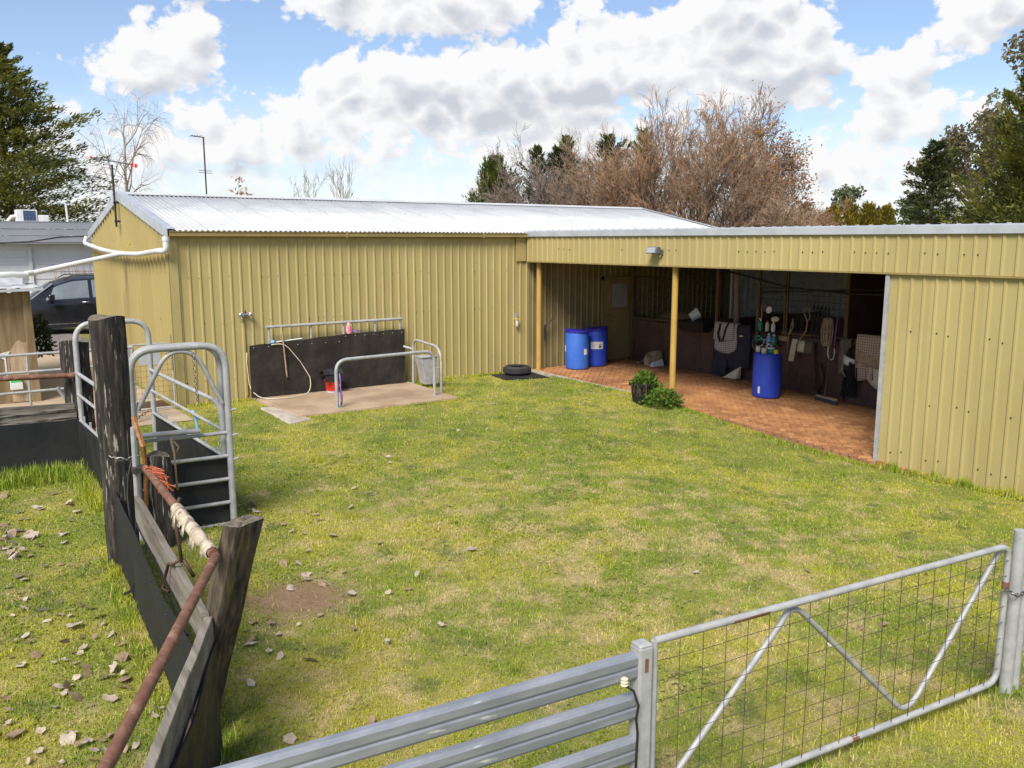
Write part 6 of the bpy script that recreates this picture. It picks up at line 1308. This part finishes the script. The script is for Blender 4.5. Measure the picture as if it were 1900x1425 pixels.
# low broad leaved weeds and clover
def clover(name, n, seed, label):
    r_ = np.random.RandomState(seed); b = MB(); cx = [(r_.uniform(-.3, 10.5), r_.uniform(2.6, 12), r_.uniform(.3, .9)) for _ in range(46)]
    for i in range(n):
        c_ = cx[r_.randint(len(cx))]; x, y = c_[0] + r_.normal() * c_[2] * .6, c_[1] + r_.normal() * c_[2] * .6
        if not allowed(np.array([x]), np.array([y]))[0]: continue
        z = gz(x, y) + r_.uniform(.01, .035); a = r_.uniform(0, 6.28); s = r_.uniform(.010, .02); ux, uy = math.cos(a) * s, math.sin(a) * s
        b.quad((x, y, z), (x + ux - uy * .7, y + uy + ux * .7, z + r_.normal() * .006), (x + 2 * ux, y + 2 * uy, z + r_.normal() * .006), (x + ux + uy * .7, y + uy - ux * .7, z + r_.normal() * .006))
    o = obj(name, b, 'grass_blade'); return tag(o, label, 'weeds', None, 'stuff')
clover('ground_weeds', 7000, 17, 'patches of low broad leaved weeds in the lawn')

# ================================================================ fallen leaves
def leaf_mesh(seed):
    r_ = random.Random(seed); b = MB(); n = 12; ring = []
    for i in range(n):
        a = 2 * math.pi * i / n; r = .52 * (1 + .22 * math.cos(5 * a) * (1 if i % 2 else .5) + .12 * math.cos(a) + r_.uniform(-.16, .16)); x, y = r * math.cos(a), r * math.sin(a) * .8
        ring.append((x, y, .20 * abs(x) ** 1.4 * (1 if seed % 2 else -.8) + .14 * y * y * (1 if seed % 3 else -1) + .10 * x * y + r_.uniform(-.03, .06)))
    b.v = ring + [(x * .5, y * .5, z * .35 + r_.uniform(-.02, .04)) for x, y, z in ring] + [(0, 0, .02)]
    for i in range(n): b.f += [(i, (i + 1) % n, n + (i + 1) % n, n + i), (n + i, n + (i + 1) % n, 2 * n)]
    return b
LM = [(mesh_of(leaf_mesh(i), (0, 0, 0), False, 'fallen_leaf'), 'dead_leaf_pale' if i % 3 else 'dead_leaf_brown') for i in range(8)]
for me, mm in LM: me.shade_smooth()
def leaf(x, y, size, k, grp, lab):
    me, mm = LM[k % 8]; z = gz(x, y) + .022 + .012 * rnd.random()
    o = bpy.data.objects.new('fallen_leaf', me); COL.objects.link(o)
    if not me.materials: me.materials.append(MAT[mm])
    o.location = (x, y, z); o.rotation_euler = (rnd.gauss(0, .42), rnd.gauss(0, .42), rnd.uniform(0, 6.28)); o.scale = (size * rnd.uniform(.8, 1.2), size * rnd.uniform(.7, 1.1), size * rnd.uniform(.7, 1.8))
    tag(o, lab, 'leaf', grp)
LAWN = [(5.49, 11.46, 0.089), (5.54, 10.93, 0.098), (5.09, 11.4, 0.062), (4.37, 11.13, 0.066), (7.75, 11.67, 0.071), (5.41, 10.62, 0.06), (7.32, 11.88, 0.062), (4.44, 9.71, 0.06), (4.49, 9.34, 0.079), (5.18, 9.63, 0.058), (5.03, 8.93, 0.05), (6.17, 9.0, 0.067), (5.63, 8.75, 0.042), (4.08, 9.04, 0.088), (3.17, 9.8, 0.121), (3.1, 9.65, 0.089), (3.14, 9.55, 0.114), (3.18, 10.46, 0.064), (3.03, 9.86, 0.05), (3.59, 9.19, 0.079), (3.64, 9.03, 0.078), (3.62, 8.84, 0.092), (3.22, 8.92, 0.09), (3.48, 8.78, 0.057), (3.28, 8.48, 0.069), (3.19, 8.61, 0.062), (5.06, 8.43, 0.076), (3.51, 8.24, 0.123), (3.8, 7.73, 0.07), (3.76, 7.43, 0.089), (4.48, 7.02, 0.12), (4.65, 6.94, 0.035), (3.11, 7.95, 0.077), (2.91, 7.69, 0.086), (2.79, 7.78, 0.099), (3.18, 7.25, 0.048), (2.87, 7.4, 0.104), (2.83, 7.28, 0.087), (2.63, 7.16, 0.092), (2.95, 7.11, 0.109), (3.02, 6.72, 0.093), (3.29, 6.55, 0.063), (3.48, 6.53, 0.061), (4.26, 6.32, 0.041), (3.01, 6.51, 0.059), (2.62, 6.48, 0.057), (2.4, 6.4, 0.044), (2.11, 6.66, 0.087), (2.22, 6.54, 0.083), (2.2, 6.31, 0.068), (2.73, 6.07, 0.062), (3.33, 5.7, 0.062), (1.97, 6.31, 0.093), (2.84, 5.69, 0.053), (3.7, 6.77, 0.048), (6.57, 9.26, 0.051), (7.05, 9.54, 0.048), (8.33, 12.83, 0.062), (8.74, 12.54, 0.055), (6.7, 10.78, 0.041), (2.24, 5.76, 0.108), (2.91, 7.1, 0.099), (3.18, 9.79, 0.13), (3.11, 9.63, 0.125), (1.99, 6.48, 0.077), (1.95, 6.28, 0.092), (2.07, 5.93, 0.073), (2.03, 6.06, 0.074), (2.99, 6.74, 0.086), (2.73, 6.07, 0.061), (2.85, 5.7, 0.059), (1.76, 5.67, 0.076), (1.73, 4.87, 0.088), (2.24, 4.74, 0.077), (3.34, 5.7, 0.07), (8.6, 10.03, 0.084), (8.89, 6.56, 0.081), (6.27, 3.63, 0.07), (6.06, 3.71, 0.078), (4.36, 5.99, 0.059), (5.66, 6.45, 0.067), (7.42, 6.17, 0.073), (6.81, 4.74, 0.062), (5.88, 5.31, 0.071), (4.3, 4.05, 0.062), (8.07, 4.56, 0.055), (7.86, 4.16, 0.063), (5.62, 3.68, 0.05)]
for i, (x, y, s) in enumerate(LAWN): leaf(x, y, s, rnd.randint(0, 7), 'fallen leaves on the lawn', 'dry fallen leaf lying on the lawn side of the belt fence')
PADD = [(0.81, 11.9, 0.13), (0.7, 10.7, 0.106), (0.74, 10.37, 0.13), (0.83, 10.35, 0.092), (0.92, 10.12, 0.086), (0.63, 9.81, 0.13), (0.68, 9.48, 0.085), (1.19, 9.93, 0.13), (0.92, 9.68, 0.13), (1.15, 9.64, 0.122), (0.89, 9.02, 0.103), (1.03, 8.99, 0.072), (0.73, 8.87, 0.08), (0.69, 8.75, 0.108), (0.55, 8.67, 0.077), (0.63, 8.38, 0.075), (1.11, 11.12, 0.095), (1.32, 10.4, 0.062), (1.42, 11.05, 0.089), (0.73, 7.92, 0.118), (0.84, 7.74, 0.098), (0.91, 7.67, 0.071), (1.01, 7.86, 0.088), (1.06, 7.72, 0.082), (0.9, 7.41, 0.13), (1.1, 7.05, 0.093), (0.92, 7.14, 0.067), (0.79, 7.11, 0.091), (0.89, 6.92, 0.073), (0.58, 7.01, 0.088), (0.47, 6.91, 0.086), (0.51, 6.65, 0.053), (0.86, 6.59, 0.102), (0.85, 6.48, 0.077), (1.1, 6.6, 0.12), (1.02, 6.44, 0.117), (0.95, 6.34, 0.099), (1.05, 6.23, 0.099), (0.99, 6.14, 0.104), (1.04, 6.08, 0.089), (0.71, 6.34, 0.119), (0.73, 6.16, 0.109), (0.77, 6.46, 0.061), (0.79, 6.01, 0.043), (0.9, 6.0, 0.102), (1.1, 5.61, 0.073), (1.16, 5.69, 0.057), (1.23, 6.1, 0.061), (1.17, 5.97, 0.059), (0.32, 5.9, 0.115), (0.6, 5.66, 0.127), (0.62, 5.72, 0.081), (0.77, 5.52, 0.067), (0.82, 5.54, 0.061), (0.93, 5.34, 0.066), (0.87, 5.33, 0.052), (0.71, 5.43, 0.065), (0.69, 5.31, 0.077), (0.44, 7.97, 0.053), (0.52, 7.94, 0.045), (0.31, 6.49, 0.037), (0.65, 8.28, 0.067), (1.12, 6.57, 0.08), (1.31, 11.66, 0.105), (0.92, 11.4, 0.063), (0.7, 10.62, 0.094), (0.64, 10.16, 0.09), (0.75, 10.32, 0.103), (0.86, 10.16, 0.08), (0.59, 6.11, 0.05), (0.75, 6.8, 0.056), (1.15, 6.82, 0.074), (0.99, 7.08, 0.05), (0.56, 7.43, 0.059), (0.48, 7.38, 0.042), (0.96, 8.84, 0.061), (0.64, 8.88, 0.06), (0.57, 7.3, 0.057), (0.8, 6.71, 0.042), (0.28, 6.16, 0.044), (0.37, 5.54, 0.048), (1.1, 7.31, 0.072), (0.46, 6.91, 0.074), (0.67, 6.28, 0.062), (0.34, 6.44, 0.059), (1.08, 11.14, 0.118), (0.65, 6.39, 0.071), (0.7, 5.56, 0.047), (1.1, 7.5, 0.087), (0.7, 9.47, 0.105), (0.67, 6.8, 0.052), (0.9, 8.02, 0.063), (0.81, 6.91, 0.078), (0.67, 5.55, 0.062), (1.05, 6.32, 0.045), (0.77, 5.36, 0.063), (0.72, 6.36, 0.046), (1.01, 6.83, 0.053), (0.31, 6.08, 0.069), (0.34, 6.26, 0.051), (0.66, 8.86, 0.089), (1.43, 10.72, 0.107), (0.47, 5.86, 0.068), (0.53, 5.42, 0.042), (0.42, 7.11, 0.042), (0.62, 8.08, 0.074), (0.9, 11.13, 0.117), (0.43, 5.62, 0.063), (0.74, 7.66, 0.067), (0.85, 6.83, 0.063), (0.63, 5.54, 0.05), (0.62, 6.4, 0.047), (0.42, 5.57, 0.05), (1.41, 11.15, 0.091), (1.43, 11.03, 0.103), (0.9, 10.78, 0.126), (0.73, 9.73, 0.093), (0.8, 9.58, 0.067), (0.61, 9.82, 0.13), (0.7, 10.14, 0.115), (0.74, 10.29, 0.094), (0.72, 9.88, 0.09), (0.69, 9.6, 0.067), (0.76, 9.62, 0.089), (0.64, 9.59, 0.082), (0.68, 10.19, 0.124), (0.68, 10.41, 0.097), (0.89, 10.04, 0.13), (0.69, 10.37, 0.122), (0.91, 10.01, 0.086), (0.65, 10.05, 0.082), (0.81, 9.41, 0.078), (0.66, 9.57, 0.113), (0.9, 10.21, 0.08), (0.66, 9.59, 0.085), (0.74, 10.19, 0.102), (0.68, 9.37, 0.075)]
for i, (x, y, s) in enumerate(PADD): leaf(x, y, s, rnd.randint(0, 7), 'fallen leaves in the paddock', 'dry fallen leaf lying in the paddock left of the belt fence')
